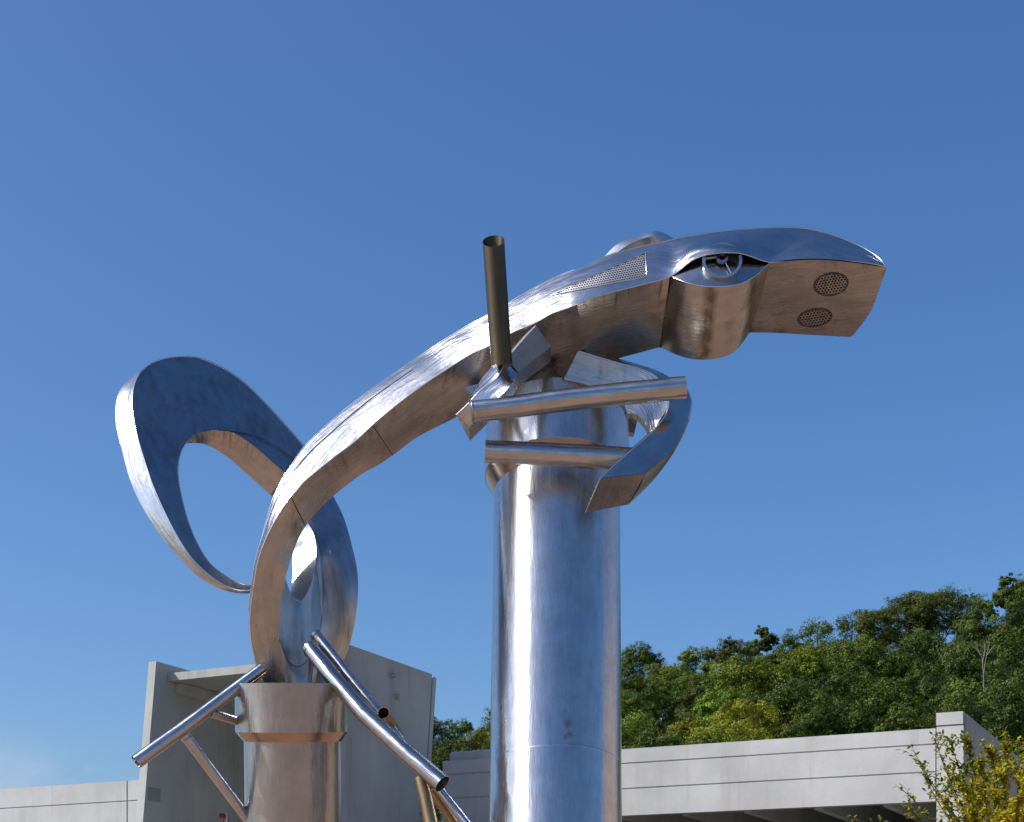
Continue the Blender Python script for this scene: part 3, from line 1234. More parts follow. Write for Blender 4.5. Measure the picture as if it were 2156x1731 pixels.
# ---- tail loop
TO = [(955, 1612), (870, 1610), (770, 1588), (680, 1545), (590, 1480), (480, 1365), (370, 1230), (265, 1065), (190, 900), (140, 720), (100, 540), (103, 410), (130, 315), (200, 245), (300, 182), (420, 142), (520, 128), (620, 134), (718, 172), (816, 226), (926, 310), (1046, 430), (1156, 550), (1280, 696), (1396, 866)]
TP = [(955, 1592), (855, 1588), (750, 1540), (650, 1462), (560, 1365), (470, 1220), (395, 1070), (330, 920), (280, 770), (235, 620), (208, 470), (206, 370), (222, 285), (260, 215), (330, 160), (420, 130), (520, 121), (620, 130), (720, 168), (820, 222), (930, 305), (1050, 425), (1160, 545), (1285, 690), (1400, 860)]
TI = [(955, 1562), (870, 1545), (770, 1487), (690, 1420), (625, 1320), (570, 1200), (525, 1050), (497, 910), (491, 810), (500, 750), (515, 705), (527, 685), (535, 670), (560, 640), (600, 610), (650, 595), (700, 586), (745, 583), (800, 590), (860, 612), (930, 655), (1010, 718), (1090, 790), (1170, 865), (1260, 990)]
TJ = [(955, 1570), (862, 1560), (760, 1510), (675, 1440), (605, 1345), (545, 1215), (505, 1060), (480, 915), (475, 815), (490, 752), (512, 712), (525, 690), (536, 673), (575, 664), (610, 665), (650, 670), (690, 685), (735, 708), (780, 738), (830, 775), (890, 828), (950, 880), (1020, 945), (1100, 1020), (1200, 1130)]


def tdep(x, y):
    """the loop turns its face to the right and leans back"""
    return 14.95 + .85 * (x - 530) / 216 + .60 * (1248 - y) / 216


def trail(pts, ref, off, n=120):
    r = []
    for i, (p, q) in enumerate(zip(pts, ref)):
        o = off(i) if callable(off) else off
        r.append(U(*zL(*p), tdep(*zL(*q)) + o))
    return spline(r, n)


po = trail(TO, TP, lambda i: np.interp(i, [0, 6, 10, 13, 18, 24], [.03, .05, .06, .08, .3, .3]))
pp = trail(TP, TP, 0)
pi_ = trail(TI, TI, 0)
pj = trail(TJ, TI, lambda i: np.interp(i, [0, 10, 13, 16, 24], [.06, .1, .14, .28, .34]))
tc_ = [(a + b + c + d) / 4 for a, b, c, d in zip(po, pp, pi_, pj)]
mb = MB()
strip(mb, pp, pi_, -.02, 10, tc_)
tail = mb.build('tail_loop', M_LOOP, sculp)
mb = MB()
strip(mb, po, pp, .05, 4, tc_)
mb.build('outer_rim', M_STEEL, tail)
mb = MB()
strip(mb, pi_, pj, .02, 5, tc_)
mb.build('inner_rim', M_DULL, tail)
mb = MB()
strip(mb, pj, po, .02, 4, tc_)
mb.build('back_plate', M_LOOP, tail)
bead('weld_seam', pp, .0055, M_BEAD, tail)
bead('weld_seam', pi_, .0045, M_DULL, tail)
fold = [U(*zL(*p), tdep(*zL(*p)) - .004) for p in ((745, 584), (820, 590), (900, 600), (1000, 626), (1100, 682), (1180, 735), (1235, 775))]
bead('panel_seam', spline(fold, 24), .004, M_SEAM, tail)

# ---- hind loop: crescent behind the body, inner wall, plate under the opening
c_out = [(640, 935), (672, 985), (702, 1045), (716, 1072), (729, 1105), (742.5, 1155), (752, 1200), (754, 1245), (750, 1290), (742, 1335), (729, 1378), (712, 1410), (690, 1436)]
c_cre = [(600, 1005), (622, 1048), (645, 1082), (656, 1100), (668, 1132), (676, 1170), (679, 1203), (681, 1245), (678, 1290), (673, 1330), (666, 1365), (660, 1400), (655, 1436)]
c_hol = [(570, 1040), (600, 1070), (640, 1095), (650, 1104), (660, 1125), (665.5, 1150), (665.5, 1175), (662, 1205), (656, 1260), (655, 1310), (652, 1350), (650, 1395), (648, 1436)]
HO = spline(rail(c_out, [16.3, 16.1, 15.9, 15.8, 15.65, 15.5, 15.4, 15.32, 15.26, 15.22, 15.18, 15.12, 15.05]), 70)
HCr = spline(rail(c_cre, [15.9, 15.6, 15.35, 15.25, 15.1, 15.0, 14.95, 14.91, 14.88, 14.86, 14.85, 14.85, 14.85]), 70)
HH = spline(rail(c_hol, [15.85, 15.55, 15.30, 15.20, 15.05, 14.95, 14.90, 14.86, 14.84, 14.83, 14.83, 14.83, 14.83]), 70)
mb = MB()
strip(mb, HO, HCr, .05, 8)
hind = mb.build('hind_loop', M_LOOP, sculp)
mb = MB()
strip(mb, HCr, HH, .02, 4)
mb.build('lip', M_LOOP, hind)
bead('panel_seam', HCr, .0028, M_SEAM, hind)
HOb = [p + Vector((-.06, .30, 0)) for p in HO]
mb = MB()
strip(mb, HO, HOb, .0, 2)
mb.build('back_plate', M_LOOP, hind)
# bright inner wall seen through the opening
w_r = [(650, 1098), (661, 1125), (666, 1150), (666, 1176), (662, 1205), (654, 1232), (643, 1256), (632, 1268), (620, 1264)]
w_l = [(641, 1098), (627, 1136), (618, 1160), (615.5, 1180), (616.5, 1206), (615.5, 1226), (612, 1245), (608, 1256), (600, 1264)]
WR = spline(rail(w_r, [15.32, 15.22, 15.13, 15.07, 15.01, 14.96, 14.92, 14.90, 14.90]), 40)
WL = spline(rail(w_l, [15.42, 15.32, 15.23, 15.18, 15.12, 15.09, 15.05, 15.02, 14.99]), 40)
mb = MB()
strip(mb, WR, WL, .0, 6)
mb.build('inner_wall', M_BEAD, hind)
# plate below the opening
pt = [(588, 1190), (600, 1215), (606, 1233), (613, 1252), (620, 1261), (630, 1266), (641, 1258), (653, 1234), (665, 1200), (674, 1170)]
pm = [(584, 1290), (592, 1300), (603, 1305), (615, 1308), (627, 1309), (638, 1309), (650, 1308), (660, 1306), (670, 1303), (680, 1300)]
pb_ = [(588, 1345), (595, 1366), (602, 1385), (610, 1396), (620, 1402), (630, 1403), (642, 1396), (652, 1382), (662, 1362), (674, 1335)]
yk = [.0, .05, .10, .14, .16, .16, .13, .09, .04, .0]
PT = spline(rail(pt, [14.74 + a * .4 + .016 * i for i, a in enumerate(yk)]), 40)
PM = spline(rail(pm, [14.74 + a * .4 + .015 * i for i, a in enumerate(yk)]), 40)
PB = spline(rail(pb_, [14.76 + a * .3 + .012 * i for i, a in enumerate(yk)]), 40)
mb = MB()
rows = [spline([a, b, c], 9) for a, b, c in zip(PT, PM, PB)]
s_ = 0
mb.grid(rows, [[(j * .05, i * .02) for j in range(9)] for i in range(40)])
mb.build('throat', M_LOOP, hind)
bead('panel_seam', PB, .004, M_SEAM, hind)
ft = [(600, 1436), (605, 1440), (605, 1442), (630, 1443), (655, 1443), (675, 1440), (695, 1436)]
PBs = resample(PB, 30)
FT = resample(rail(ft, [14.86, 14.86, 14.86, 14.86, 14.88, 14.9, 14.92]), 30)
mb = MB()
strip(mb, PBs, FT, .0, 4)
mb.build('foot_plate', M_LOOP, hind)

# ---- bracket at the jaw hinge
bW = [(1160, 60), (955, 300), (765, 525), (540, 690), (385, 890), (225, 1150), (78, 1306)]
bL = [(1190, 80), (985, 305), (785, 545), (640, 810), (420, 975), (245, 1165), (85, 1315)]
bR = [(1400, 372), (1170, 548), (937, 728), (850, 880), (750, 1010), (500, 1250), (262, 1490)]
bY = [14.02, 13.92, 13.82, 13.82, 13.84, 13.86, 13.88]
mb = MB()
W_ = [U(*zH(*p), y + .16) for p, y in zip(bW, bY)]
L_ = [U(*zH(*p), y) for p, y in zip(bL, bY)]
R_ = [U(*zH(*p), y - o) for p, y, o in zip(bR, bY, (-.12, -.12, -.08, .05, .08, .02, -.12))]
V_ = [p + Vector((.0, .30, -.02)) for p in R_]
upper = [spline(q[:3], 12) for q in (W_, L_, R_, V_)]
lower = [spline(q[2:], 24) for q in (W_, L_, R_, V_)]
br = ringloft('hinge_bracket', upper, [0, 0, 0, 0], M_RAW, sculp)
ringloft('lower_arm', lower, [.03, -.03, 0, 0], M_STEEL, br)
bead('panel_seam', [L_[2] + Vector((0, -.004, 0)), R_[2] + Vector((0, -.004, 0))], .006, M_SEAM, br)
bead('weld_seam', lower[1], .005, M_BEAD, br)
# loose stub of plate to the left of the bracket
mb = MB()
q = [zH(275, 915), zH(385, 885), zH(415, 935), zH(300, 1055), zH(205, 930)]
fr = [U(*p, 14.05) for p in q]
bk = [p + Vector((.12, .75, .10)) for p in fr]
mb.poly(fr)
for i in range(5):
    j = (i + 1) % 5
    mb.poly([fr[i], fr[j], bk[j], bk[i]])
mb.build('stub_plate', M_DULL, br)

# ---- lower jaw
jT = [(265, 125), (420, 175), (640, 240), (830, 290), (960, 340), (1030, 395), (1090, 470), (1125, 560), (1128, 650)]
jB = [(130, 395), (350, 450), (560, 530), (690, 620), (735, 715), (800, 722), (870, 770), (920, 840), (955, 912)]
jX = [(255, 75), (430, 120), (640, 196), (830, 252), (980, 300), (1080, 345), (1170, 400), (1260, 470), (1320, 560)]
jyT = [14.42, 14.40, 14.36, 14.32, 14.28, 14.25, 14.22, 14.20, 14.18]
JT = spline([U(*zJ(*p), y) for p, y in zip(jT, jyT)], 50)
JB = spline([U(*zJ(*p), y + .04) for p, y in zip(jB, jyT)], 50)
JX = spline([U(*zJ(*p), y + .26) for p, y in zip(jX, jyT)], 50)
mb = MB()
strip(mb, JT, JB, -.02, 8)
jaw = mb.build('lower_jaw', M_JAW, sculp)
mb = MB()
strip(mb, JX, JT, .02, 4)
mb.build('top_rim', M_DULL, jaw)
JBb = [p + Vector((.0, .14, .0)) for p in JB]
mb = MB()
strip(mb, JB, JBb, .0, 2)
strip(mb, JBb, JX, .0, 2)
mb.build('back_plate', M_DULL, jaw)
bead('weld_seam', JT, .006, M_BEAD, jaw)
mb = MB()
q = [zJ(120, 52), zJ(265, 125), zJ(130, 393), zJ(0, 282)]
Q = [U(*p, y) for p, y in zip(q, (14.62, 14.42, 14.46, 14.66))]
rows = [[Q[0].lerp(Q[1], t / 6).lerp(Q[3].lerp(Q[2], t / 6), s / 6) for t in range(7)] for s in range(7)]
mb.grid(rows, [[(s * .06, t * .05) for t in range(7)] for s in range(7)])
mb.build('hinge_plate', M_JAW, jaw)
# band that hooks round to the front
kL = [(1128, 560), (1126, 650), (1092, 740), (1050, 800), (950, 910), (800, 1040), (700, 1130), (580, 1235), (478, 1335)]
kR = [(1290, 490), (1333, 600), (1325, 700), (1285, 830), (1210, 980), (1135, 1098), (1060, 1165), (990, 1225), (905, 1295)]
kS = [(1300, 480), (1346, 600), (1338, 720), (1298, 850), (1222, 1010), (1130, 1160), (1000, 1330), (870, 1470), (745, 1585)]
ky = [14.18, 14.16, 14.14, 14.11, 14.06, 14.01, 13.97, 13.925, 13.88]
KL = spline([U(*zJ(*p), y) for p, y in zip(kL, ky)], 50)
KR = spline([U(*zJ(*p), y + .05) for p, y in zip(kR, ky)], 50)
KS = spline([U(*zJ(*p), y + .10 + .20 * i / 8) for i, (p, y) in enumerate(zip(kS, ky))], 50)
kM = [(1120, 565), (1118, 655), (1080, 742), (1036, 800), (935, 905), (785, 1040), (640, 1180), (470, 1400), (335, 1660)]
KM = spline([U(*zJ(*p), y + .06 + .24 * i / 8) for i, (p, y) in enumerate(zip(kM, ky))], 50)
kc = [(a + b + c + d) / 4 for a, b, c, d in zip(KL, KR, KS, KM)]
mb = MB()
strip(mb, KL, KR, .012, 8, kc)
band = mb.build('jaw_band', M_BAND, sculp)
mb = MB()
strip(mb, KR, KS, .03, 4, kc)
strip(mb, KS, KM, .0, 3, kc)
strip(mb, KM, KL, .0, 3, kc)
mb.build('band_edge', M_DULL, band)
mb = MB()
rows = [[KL[-1].lerp(KR[-1], t / 6).lerp(KM[-1].lerp(KS[-1], t / 6), s / 6) for t in range(7)] for s in range(7)]
mb.grid(rows, [[(s * .06, t * .05) for t in range(7)] for s in range(7)])
mb.build('end_plate', M_DULL, band)
bead('weld_seam', KL, .006, M_BEAD, band)
bead('weld_seam', [KL[-1], KM[-1]], .005, M_BEAD, band)
# tab on the right of the collar
mb = MB()
q = [zJ(735, 735), zJ(840, 735), zJ(825, 800), zJ(805, 890), zJ(795, 907), zJ(740, 895)]
fr = [U(*p, 15.15) for p in q]
bk = [p + Vector((0, .12, 0)) for p in fr]
mb.poly(fr)
for i in range(6):
    j = (i + 1) % 6
    mb.poly([fr[i], fr[j], bk[j], bk[i]])
mb.build('jaw_tab', M_DULL, sculp)

# ---- tubes of the mouth and the upright one
hollow_tube('mouth_tube', [U(990, 867, 13.78), U(1080, 857, 13.80), U(1200, 841, 13.83), U(1320, 828, 13.86), U(1442.5, 816.5, 13.88)], [.094, .097, .099, .100, .101], M_PIPE, sculp, open_end=(False, True))
hollow_tube('mouth_tube', [U(1021, 950, 14.08), U(1120, 955, 14.10), U(1230, 961, 14.13), U(1340, 968, 14.16)], [.098, .105, .107, .107], M_PIPE, sculp, open_end=(False, False))
hollow_tube('horn_tube', [U(1057, 770, 13.80), U(1051, 690, 13.74), U(1045, 600, 13.68), U(1039, 508, 13.62)], [.097, .097, .098, .099], M_MOSS, sculp, open_end=(False, True), shear=.85)

# ---- tubes leaning on the small column
def px(p, y):
    return U(*zT(*p), y)


k = 14.6 / F
hollow_tube('leg_tube', [px((890, 292), 14.6), px((640, 480), 14.45), px((400, 660), 14.3), px((140, 845), 14.15)], [13 * k, 13.4 * k, 14.2 * k, 15 * k], M_PIPE, sculp, open_end=(False, True))
hollow_tube('leg_tube', [px((585, 552), 14.42), px((740, 600), 14.62), px((800, 615), 14.75)], 9.5 * k, M_DULL, sculp, open_end=(False, False))
hollow_tube('leg_tube', [px((412, 662), 14.36), px((610, 925), 14.6), px((800, 1178), 14.85), px((1000, 1445), 15.1)], 11.2 * k, M_PIPE, sculp, open_end=(False, False))
hollow_tube('leg_tube', [px((1172, 165), 14.72), px((1300, 330), 14.5), px((1500, 562), 14.2), px((1750, 792), 14.0), px((1962, 975), 13.85)], [16.6 * k, 17 * k, 17.8 * k, 18.4 * k, 19.6 * k], M_PIPE, sculp, open_end=(False, True))
hollow_tube('leg_tube', [px((1205, 80), 14.78), px((1400, 324), 14.65), px((1590, 560), 14.5), px((1800, 822), 14.4), px((2070, 1165), 14.25), px((2300, 1455), 14.1)], 10.6 * k, M_PIPE, sculp, open_end=(False, False))
hollow_tube('leg_tube', [px((1730, 735), 14.9), px((1680, 650), 14.6), px((1640, 590), 14.35), px((1612, 553), 14.15)], [9.5 * k, 11 * k, 12 * k, 12.6 * k], M_RUST, sculp, open_end=(False, True))
hollow_tube('leg_tube', [px((1830, 935), 14.0), px((1862, 1050), 13.98), px((1895, 1210), 13.95), px((1960, 1480), 13.9)], [12.5 * k, 14 * k, 14.5 * k, 14.8 * k], M_RUST, sculp, open_end=(False, False))
hollow_tube('leg_tube', [px((1900, 1010), 14.45), px((1990, 1140), 14.5), px((2160, 1400), 14.55)], 11.5 * k, M_RUST, sculp, open_end=(False, False))

def weld_ring(p, q, r, parent, mat=None):
    """small bead round a tube where it is welded on"""
    p, q = Vector(p), Vector(q)
    t = (q - p).normalized()
    a = t.orthogonal().normalized()
    b = t.cross(a)
    bead('weld_seam', [p + (a * math.cos(w) + b * math.sin(w)) * r for w in [2 * math.pi * i / 20 for i in range(21)]], .006, mat or M_DULL, parent)


weld_ring(px((440, 702), 14.39), px((610, 925), 14.6), 11.4 * k, sculp)
weld_ring(px((612, 556), 14.45), px((740, 600), 14.62), 9.8 * k, sculp)
weld_ring(px((1185, 182), 14.70), px((1300, 330), 14.5), 17 * k, sculp)
weld_ring(px((1214, 92), 14.77), px((1400, 324), 14.65), 10.9 * k, sculp)
weld_ring(U(994, 866.5, 13.78), U(1080, 857, 13.80), .097, sculp)
# ------------------------------------------------------------------ trees on the hill
def leaf_material(name, dark, light, hue_var=.03, trans=.24):
    m, nt, out = newmat(name)
    T = NT(nt)
    at = T.n('ShaderNodeAttribute', attribute_name='shade')
    info = T.n('ShaderNodeObjectInfo')
    c = T.mix(at.outputs['Fac'], dark, light)
    hs = T.n('ShaderNodeHueSaturation')
    T.l(T.rng(info.outputs['Random'], 0, 1, .5 - hue_var * .5, .5 + hue_var * .35), hs.inputs['Hue'])
    T.l(T.rng(info.outputs['Random'], 0, 1, .82, 1.22), hs.inputs['Value'])
    T.l(c, hs.inputs['Color'])
    p = T.n('ShaderNodeBsdfPrincipled')
    T.l(hs.outputs[0], p.inputs['Base Color'])
    p.inputs['Roughness'].default_value = .5
    p.inputs['Specular IOR Level'].default_value = .18
    tr = T.n('ShaderNodeBsdfTranslucent')
    T.l(hs.outputs[0], tr.inputs['Color'])
    ms = T.n('ShaderNodeMixShader')
    ms.inputs[0].default_value = trans
    T.l(p.outputs[0], ms.inputs[1])
    T.l(tr.outputs[0], ms.inputs[2])
    T.l(ms.outputs[0], out.inputs[0])
    return m


def bark_material():
    m, nt, out = newmat('bark')
    T = NT(nt)
    ob = T.n('ShaderNodeTexCoord').outputs['Object']
    p = T.n('ShaderNodeBsdfPrincipled')
    p.inputs['Roughness'].default_value = .9
    a = T.noise(T.mapping(ob, (8, 8, 1.2)), 1, 4)
    T.l(T.mix(a, (.05, .04, .03), (.14, .115, .09)), p.inputs['Base Color'])
    T.l(p.outputs[0], out.inputs[0])
    return m


M_BARK = bark_material()
M_PALE = simple('bleached_wood', (.19, .17, .14), .8)
LEAF = {
    'dark green': leaf_material('leaves_dark', (.014, .026, .005), (.105, .150, .020)),
    'green': leaf_material('leaves_green', (.020, .038, .006), (.15, .21, .024)),
    'bright green': leaf_material('leaves_bright', (.035, .065, .007), (.24, .32, .03)),
    'olive': leaf_material('leaves_olive', (.030, .042, .008), (.14, .17, .024)),
    'yellow green': leaf_material('leaves_yellow', (.10, .115, .008), (.36, .38, .03)),
}


def crown_mesh(name, seed, w, h, lobes, leaves, size, shape='round'):
    """leaf faces on many overlapping lobes: uneven outline with gaps"""
    r = np.random.default_rng(seed)
    P = []
    sh = []
    cents = []
    for i in range(lobes):
        while True:
            q = r.uniform(-1, 1, 3)
            d = np.linalg.norm(q)
            if .35 < d < 1.0:
                break
        q = q / d * (d ** .5) * .78
        taper = 1.0
        if shape == 'tall':
            taper = 1 - .45 * max(q[2], 0)
        if shape == 'flat':
            taper = 1 + .15 * q[2]
        cents.append((q[0] * w / 2 * taper, q[1] * w / 2 * taper, q[2] * h / 2, r.uniform(.12, .25) * w))
    ctr, nor, tone = [], [], []
    SUB = 26
    per = max(leaves // (lobes * SUB), 6)
    for (cx, cy, cz, R) in cents:
        lt = r.normal(0, .13)
        for _ in range(SUB):
            d0 = r.normal(size=3)
            d0 /= np.linalg.norm(d0)
            p0 = np.array([cx, cy, cz]) + d0 * R * r.uniform(.45, 1.15) * np.array([1, 1, .8])
            rs = R * r.uniform(.18, .42)
            d = r.normal(size=(per, 3))
            d /= np.linalg.norm(d, axis=1)[:, None]
            rad = rs * r.uniform(.2, 1.25, per) ** .7
            d[:, 2] *= .75
            ctr.append(p0 + d * rad[:, None])
            nor.append(d * .7 + d0 * .7 + r.normal(scale=.30, size=(per, 3)) + np.array([0, 0, .2]))
            tone.append(np.full(per, lt + r.normal(0, .12)))
    ctr = np.concatenate(ctr)
    nor = np.concatenate(nor)
    tone = np.concatenate(tone)
    nor /= np.linalg.norm(nor, axis=1)[:, None]
    n = len(ctr)
    a = np.cross(nor, r.normal(size=(n, 3)))
    a /= np.linalg.norm(a, axis=1)[:, None]
    b = np.cross(nor, a)
    s = size * r.uniform(.55, 1.3, n)[:, None]
    v = np.empty((n, 4, 3))
    v[:, 0] = ctr - a * s
    v[:, 1] = ctr - b * s * .55 + nor * s * .12
    v[:, 2] = ctr + a * s
    v[:, 3] = ctr + b * s * .55 + nor * s * .12
    me = bpy.data.meshes.new(name)
    me.vertices.add(n * 4)
    me.loops.add(n * 4)
    me.polygons.add(n)
    me.vertices.foreach_set('co', v.reshape(-1))
    me.loops.foreach_set('vertex_index', np.arange(n * 4, dtype=np.int32))
    me.polygons.foreach_set('loop_start', np.arange(0, n * 4, 4, dtype=np.int32))
    me.polygons.foreach_set('loop_total', np.full(n, 4, dtype=np.int32))
    at = me.attributes.new('shade', 'FLOAT', 'FACE')
    at.data.foreach_set('value', np.clip(r.normal(.48, .10, n) + tone, 0, 1).astype(np.float32))
    me.update()
    me.validate()
    return me


def trunk_mesh(name, seed, H, crown_h, w):
    r = random.Random(seed)
    mb = MB()
    mb.tube([(0, 0, -1.0), (.05, 0, H * .3), (r.uniform(-.2, .2), r.uniform(-.2, .2), H * .65), (r.uniform(-.3, .3), r.uniform(-.3, .3), H * .95)], [.22, .19, .13, .03], 8)
    for k in range(7):
        a = r.uniform(0, 6.28)
        z0 = H * r.uniform(.35, .7)
        L_ = w * r.uniform(.25, .45)
        mb.tube([(0, 0, z0), (math.cos(a) * L_ * .5, math.sin(a) * L_ * .5, z0 + L_ * .4), (math.cos(a) * L_, math.sin(a) * L_, z0 + L_ * .9)], [.08, .05, .015], 5)
    o = mb.build(name, M_BARK)
    me = o.data
    bpy.data.objects.remove(o)
    return me


VAR = []
for i, (w, h, shp, lob, sz) in enumerate([(7.2, 8.6, 'round', 38, .30), (6.0, 10.0, 'tall', 36, .28), (8.2, 7.6, 'flat', 44, .32), (6.6, 9.0, 'round', 34, .26), (4.8, 10.5, 'tall', 26, .30), (7.4, 7.4, 'flat', 30, .27)]):
    H = 11.0
    VAR.append((w, h, crown_mesh('crown', 100 + i, w, h, lob - 12, 30000, sz * .33, shp), trunk_mesh('trunk', 200 + i, H - h * .35, h, w)))
SPARSE = (6.0, 8.5, crown_mesh('crown', 300, 6.0, 8.5, 26, 9000, .11, 'tall'), trunk_mesh('trunk', 301, 9.5, 7.5, 6.0))

skyX = [880, 905, 960, 1030, 1100, 1310, 1360, 1400, 1470, 1540, 1590, 1640, 1700, 1730, 1780, 1820, 1900, 1960, 2040, 2100, 2140, 2200, 2260]
skyY = [1500, 1500, 1498, 1480, 1450, 1388, 1368, 1400, 1362, 1352, 1312, 1325, 1306, 1294, 1302, 1286, 1272, 1262, 1242, 1216, 1208, 1222, 1200]


def tree(x, ytop, Y, kind, label, var, group, sc=1.0):
    w, h, cm, tm = var
    if not cm.materials:
        cm.materials.append(LEAF['green'])
    top = U(x, ytop, Y)
    zc = top.z - h * sc * .52
    base = Vector((top.x, Y, min(hill_z(top.x, Y), zc - h * sc * .45)))
    root = empty('deciduous_tree', base, label, 'tree', group)
    cr = bpy.data.objects.new('crown', cm)
    COL.objects.link(cr)
    cr.material_slots[0].link = 'OBJECT'
    cr.material_slots[0].material = LEAF[kind]
    cr.parent = root
    cr.location = (0, 0, zc - base.z)
    cr.rotation_euler = (0, 0, random.uniform(0, 6.28))
    cr.scale = (sc, sc, sc)
    tr = bpy.data.objects.new('trunk', tm)
    COL.objects.link(tr)
    tr.parent = root
    k = max(zc - base.z + h * .2, 3) / 9.0
    tr.scale = (1, 1, k)
    return root


ORD = ['first', 'second', 'third', 'fourth', 'fifth', 'sixth', 'seventh', 'eighth', 'ninth', 'tenth', 'eleventh', 'twelfth', 'thirteenth', 'fourteenth', 'fifteenth', 'sixteenth']
# skyline trees, each picked out in the photograph: x, top, distance, colour, variant, scale
SKYT = [(1345, 1366, 186, 'dark green', 0, .85), (1408, 1402, 180, 'bright green', 2, .8), (1470, 1360, 180, 'bright green', 3, .85), (1540, 1348, 186, 'olive', 5, .9), (1604, 1308, 188, 'dark green', 4, .95), (1664, 1326, 180, 'green', 1, .9),
        (1722, 1292, 190, 'green', 'S', .9), (1794, 1286, 186, 'dark green', 'S', .85), (1850, 1284, 180, 'olive', 2, .8), (1905, 1270, 184, 'dark green', 0, .9), (1966, 1256, 182, 'green', 2, .9), (2036, 1240, 186, 'dark green', 'S', 1.0), (2072, 1262, 170, 'green', 1, .9), (2132, 1206, 180, 'dark green', 4, 1.15), (2185, 1225, 176, 'dark green', 0, 1.0)]
for i, (x, y, Y, kd, v, sc) in enumerate(SKYT):
    var = SPARSE if v == 'S' else VAR[v]
    look = {'S': 'thin see-through', 0: 'round leafy', 1: 'upright leafy', 2: 'broad leafy', 3: 'bushy', 4: 'narrow pointed', 5: 'spreading'}[v]
    lab = '%s %s tree on the skyline, %s from the big column' % (look, kd, ORD[i])
    tree(x, y - 14 - (10 if x > 1850 else 0), Y, kd, lab, var, 'trees along the hill skyline', sc)
for i, (x, y, kd, v) in enumerate([(1395, 1428, 'green', 0), (1448, 1408, 'bright green', 3), (1502, 1396, 'green', 2), (1560, 1378, 'dark green', 0), (1630, 1362, 'green', 5)]):
    tree(x, y, 177, kd, '%s tree just under the skyline, %s of five from the big column' % (kd, ORD[i]), VAR[v], 'trees just under the skyline', .95)
LEFTT = [(912, 1503, 176, 'dark green', 0, .75), (965, 1500, 178, 'green', 3, .8), (1020, 1500, 172, 'green', 'S', .75), (1066, 1484, 180, 'dark green', 2, .8), (955, 1540, 130, 'dark green', 2, .8), (1010, 1528, 140, 'yellow green', 5, .7), (905, 1560, 112, 'dark green', 1, .6), (985, 1570, 112, 'dark green', 0, .65), (1040, 1555, 116, 'green', 3, .6)]
for i, (x, y, Y, kd, v, sc) in enumerate(LEFTT):
    var = SPARSE if v == 'S' else VAR[v]
    tree(x, y, Y, kd, '%s tree, %s in the clump between the concrete tower and the big column' % (kd, ORD[i]), var, 'trees left of the big column', sc)

# rows below the skyline
rowdef = [(168, 62), (154, 118), (141, 168), (128, 205), (117, 235), (106, 258), (97, 276)]
names = ['highest', 'second highest', 'third', 'fourth', 'fifth', 'second lowest', 'lowest']
rr = random.Random(21)
for ri, (Y, drop) in enumerate(rowdef):
    step = 6.1 / Y * F * .98
    x = 1318 + rr.uniform(0, step * .5) - (ri % 2) * step * .3
    c = 0
    while x < 2215:
        sky = float(np.interp(x, skyX, skyY))
        bot = 1583.0 - (x - 1310) * .073 + 16
        tt = (ri + 1) / (len(rowdef) + .35)
        y = sky + (bot - sky) * tt * .93 + rr.uniform(-22, 16)
        if 1390 < x < 1640 and 3 <= ri <= 4:
            kd = 'yellow green'
        elif x < 1560 and ri <= 2:
            kd = rr.choice(['bright green', 'olive', 'green'])
        elif x > 1800:
            kd = rr.choice(['dark green', 'dark green', 'green'])
        else:
            kd = rr.choice(['dark green', 'green', 'dark green', 'bright green'])
        if ri == 0 and 1700 < x < 1900:
            kd = 'green'
        v = VAR[rr.randrange(6)]
        sc = rr.uniform(.72, 1.18) * (.9 if ri > 4 else 1.0)
        lab = '%s tree in %s row of wooded slope, %s from big column' % (kd, names[ri], ORD[min(c, 15)])
        tree(x, y, Y + rr.uniform(-3, 3), kd, lab, v, 'trees on the wooded slope', sc)
        c += 1
        x += step * rr.uniform(.85, 1.2)
tree(2165, 1392, 92, 'dark green', 'tall dark green tree at the right edge behind the yellow tree', VAR[1], 'trees on the wooded slope', 1.0)

# pale dead tree high on the slope
dt = empty('dead_tree', U(2070, 1560, 121), 'bare pale dead tree standing among the green crowns high on the right', 'tree')
mb = MB()
b0 = U(2072, 1470, 150.0)
for pts in (((2073, 1600), (2071, 1420), (2068, 1385), (2052, 1350)), ((2071, 1420), (2076, 1385), (2084, 1352)), ((2069, 1395), (2074, 1370), (2072, 1348)), ((2066, 1380), (2058, 1368), (2050, 1362)), ((2078, 1380), (2086, 1368), (2095, 1358))):
    n = len(pts)
    mb.tube([U(x, y, 121.0) for x, y in pts], [.07 * (1 - .75 * i / (n - 1)) for i in range(n)], 6)
mb.build('trunk', M_PALE, dt)

# ------------------------------------------------------------------ yellow-leaved tree in front of the pier
YT = 21.0
ytree = empty('yellow_tree', (U(2120, 2000, YT).x, YT, 0), 'young tree with yellow and green leaves in front of the concrete pier, lower right corner', 'tree')
rt = random.Random(5)
M_YL = []
for nm, d_, l_ in (('leaf_green', (.08, .115, .012), (.24, .29, .03)), ('leaf_yellow', (.28, .28, .018), (.60, .56, .045)), ('leaf_gold', (.46, .37, .025), (.74, .58, .04))):
    M_YL.append(leaf_material(nm, d_, l_, .02, .4))


def leaf_geo(p, d, up, L_, W_):
    """pointed leaf folded on its midrib"""
    s = d.cross(up).normalized()
    n = s.cross(d).normalized()
    return [p, p + d * L_ * .4 + s * W_ + n * W_ * .35, p + d * L_ * .75 + s * W_ * .6 + n * W_ * .15, p + d * L_, p + d * L_ * .75 - s * W_ * .6 + n * W_ * .15, p + d * L_ * .4 - s * W_ + n * W_ * .35, p + d * L_ * .45]


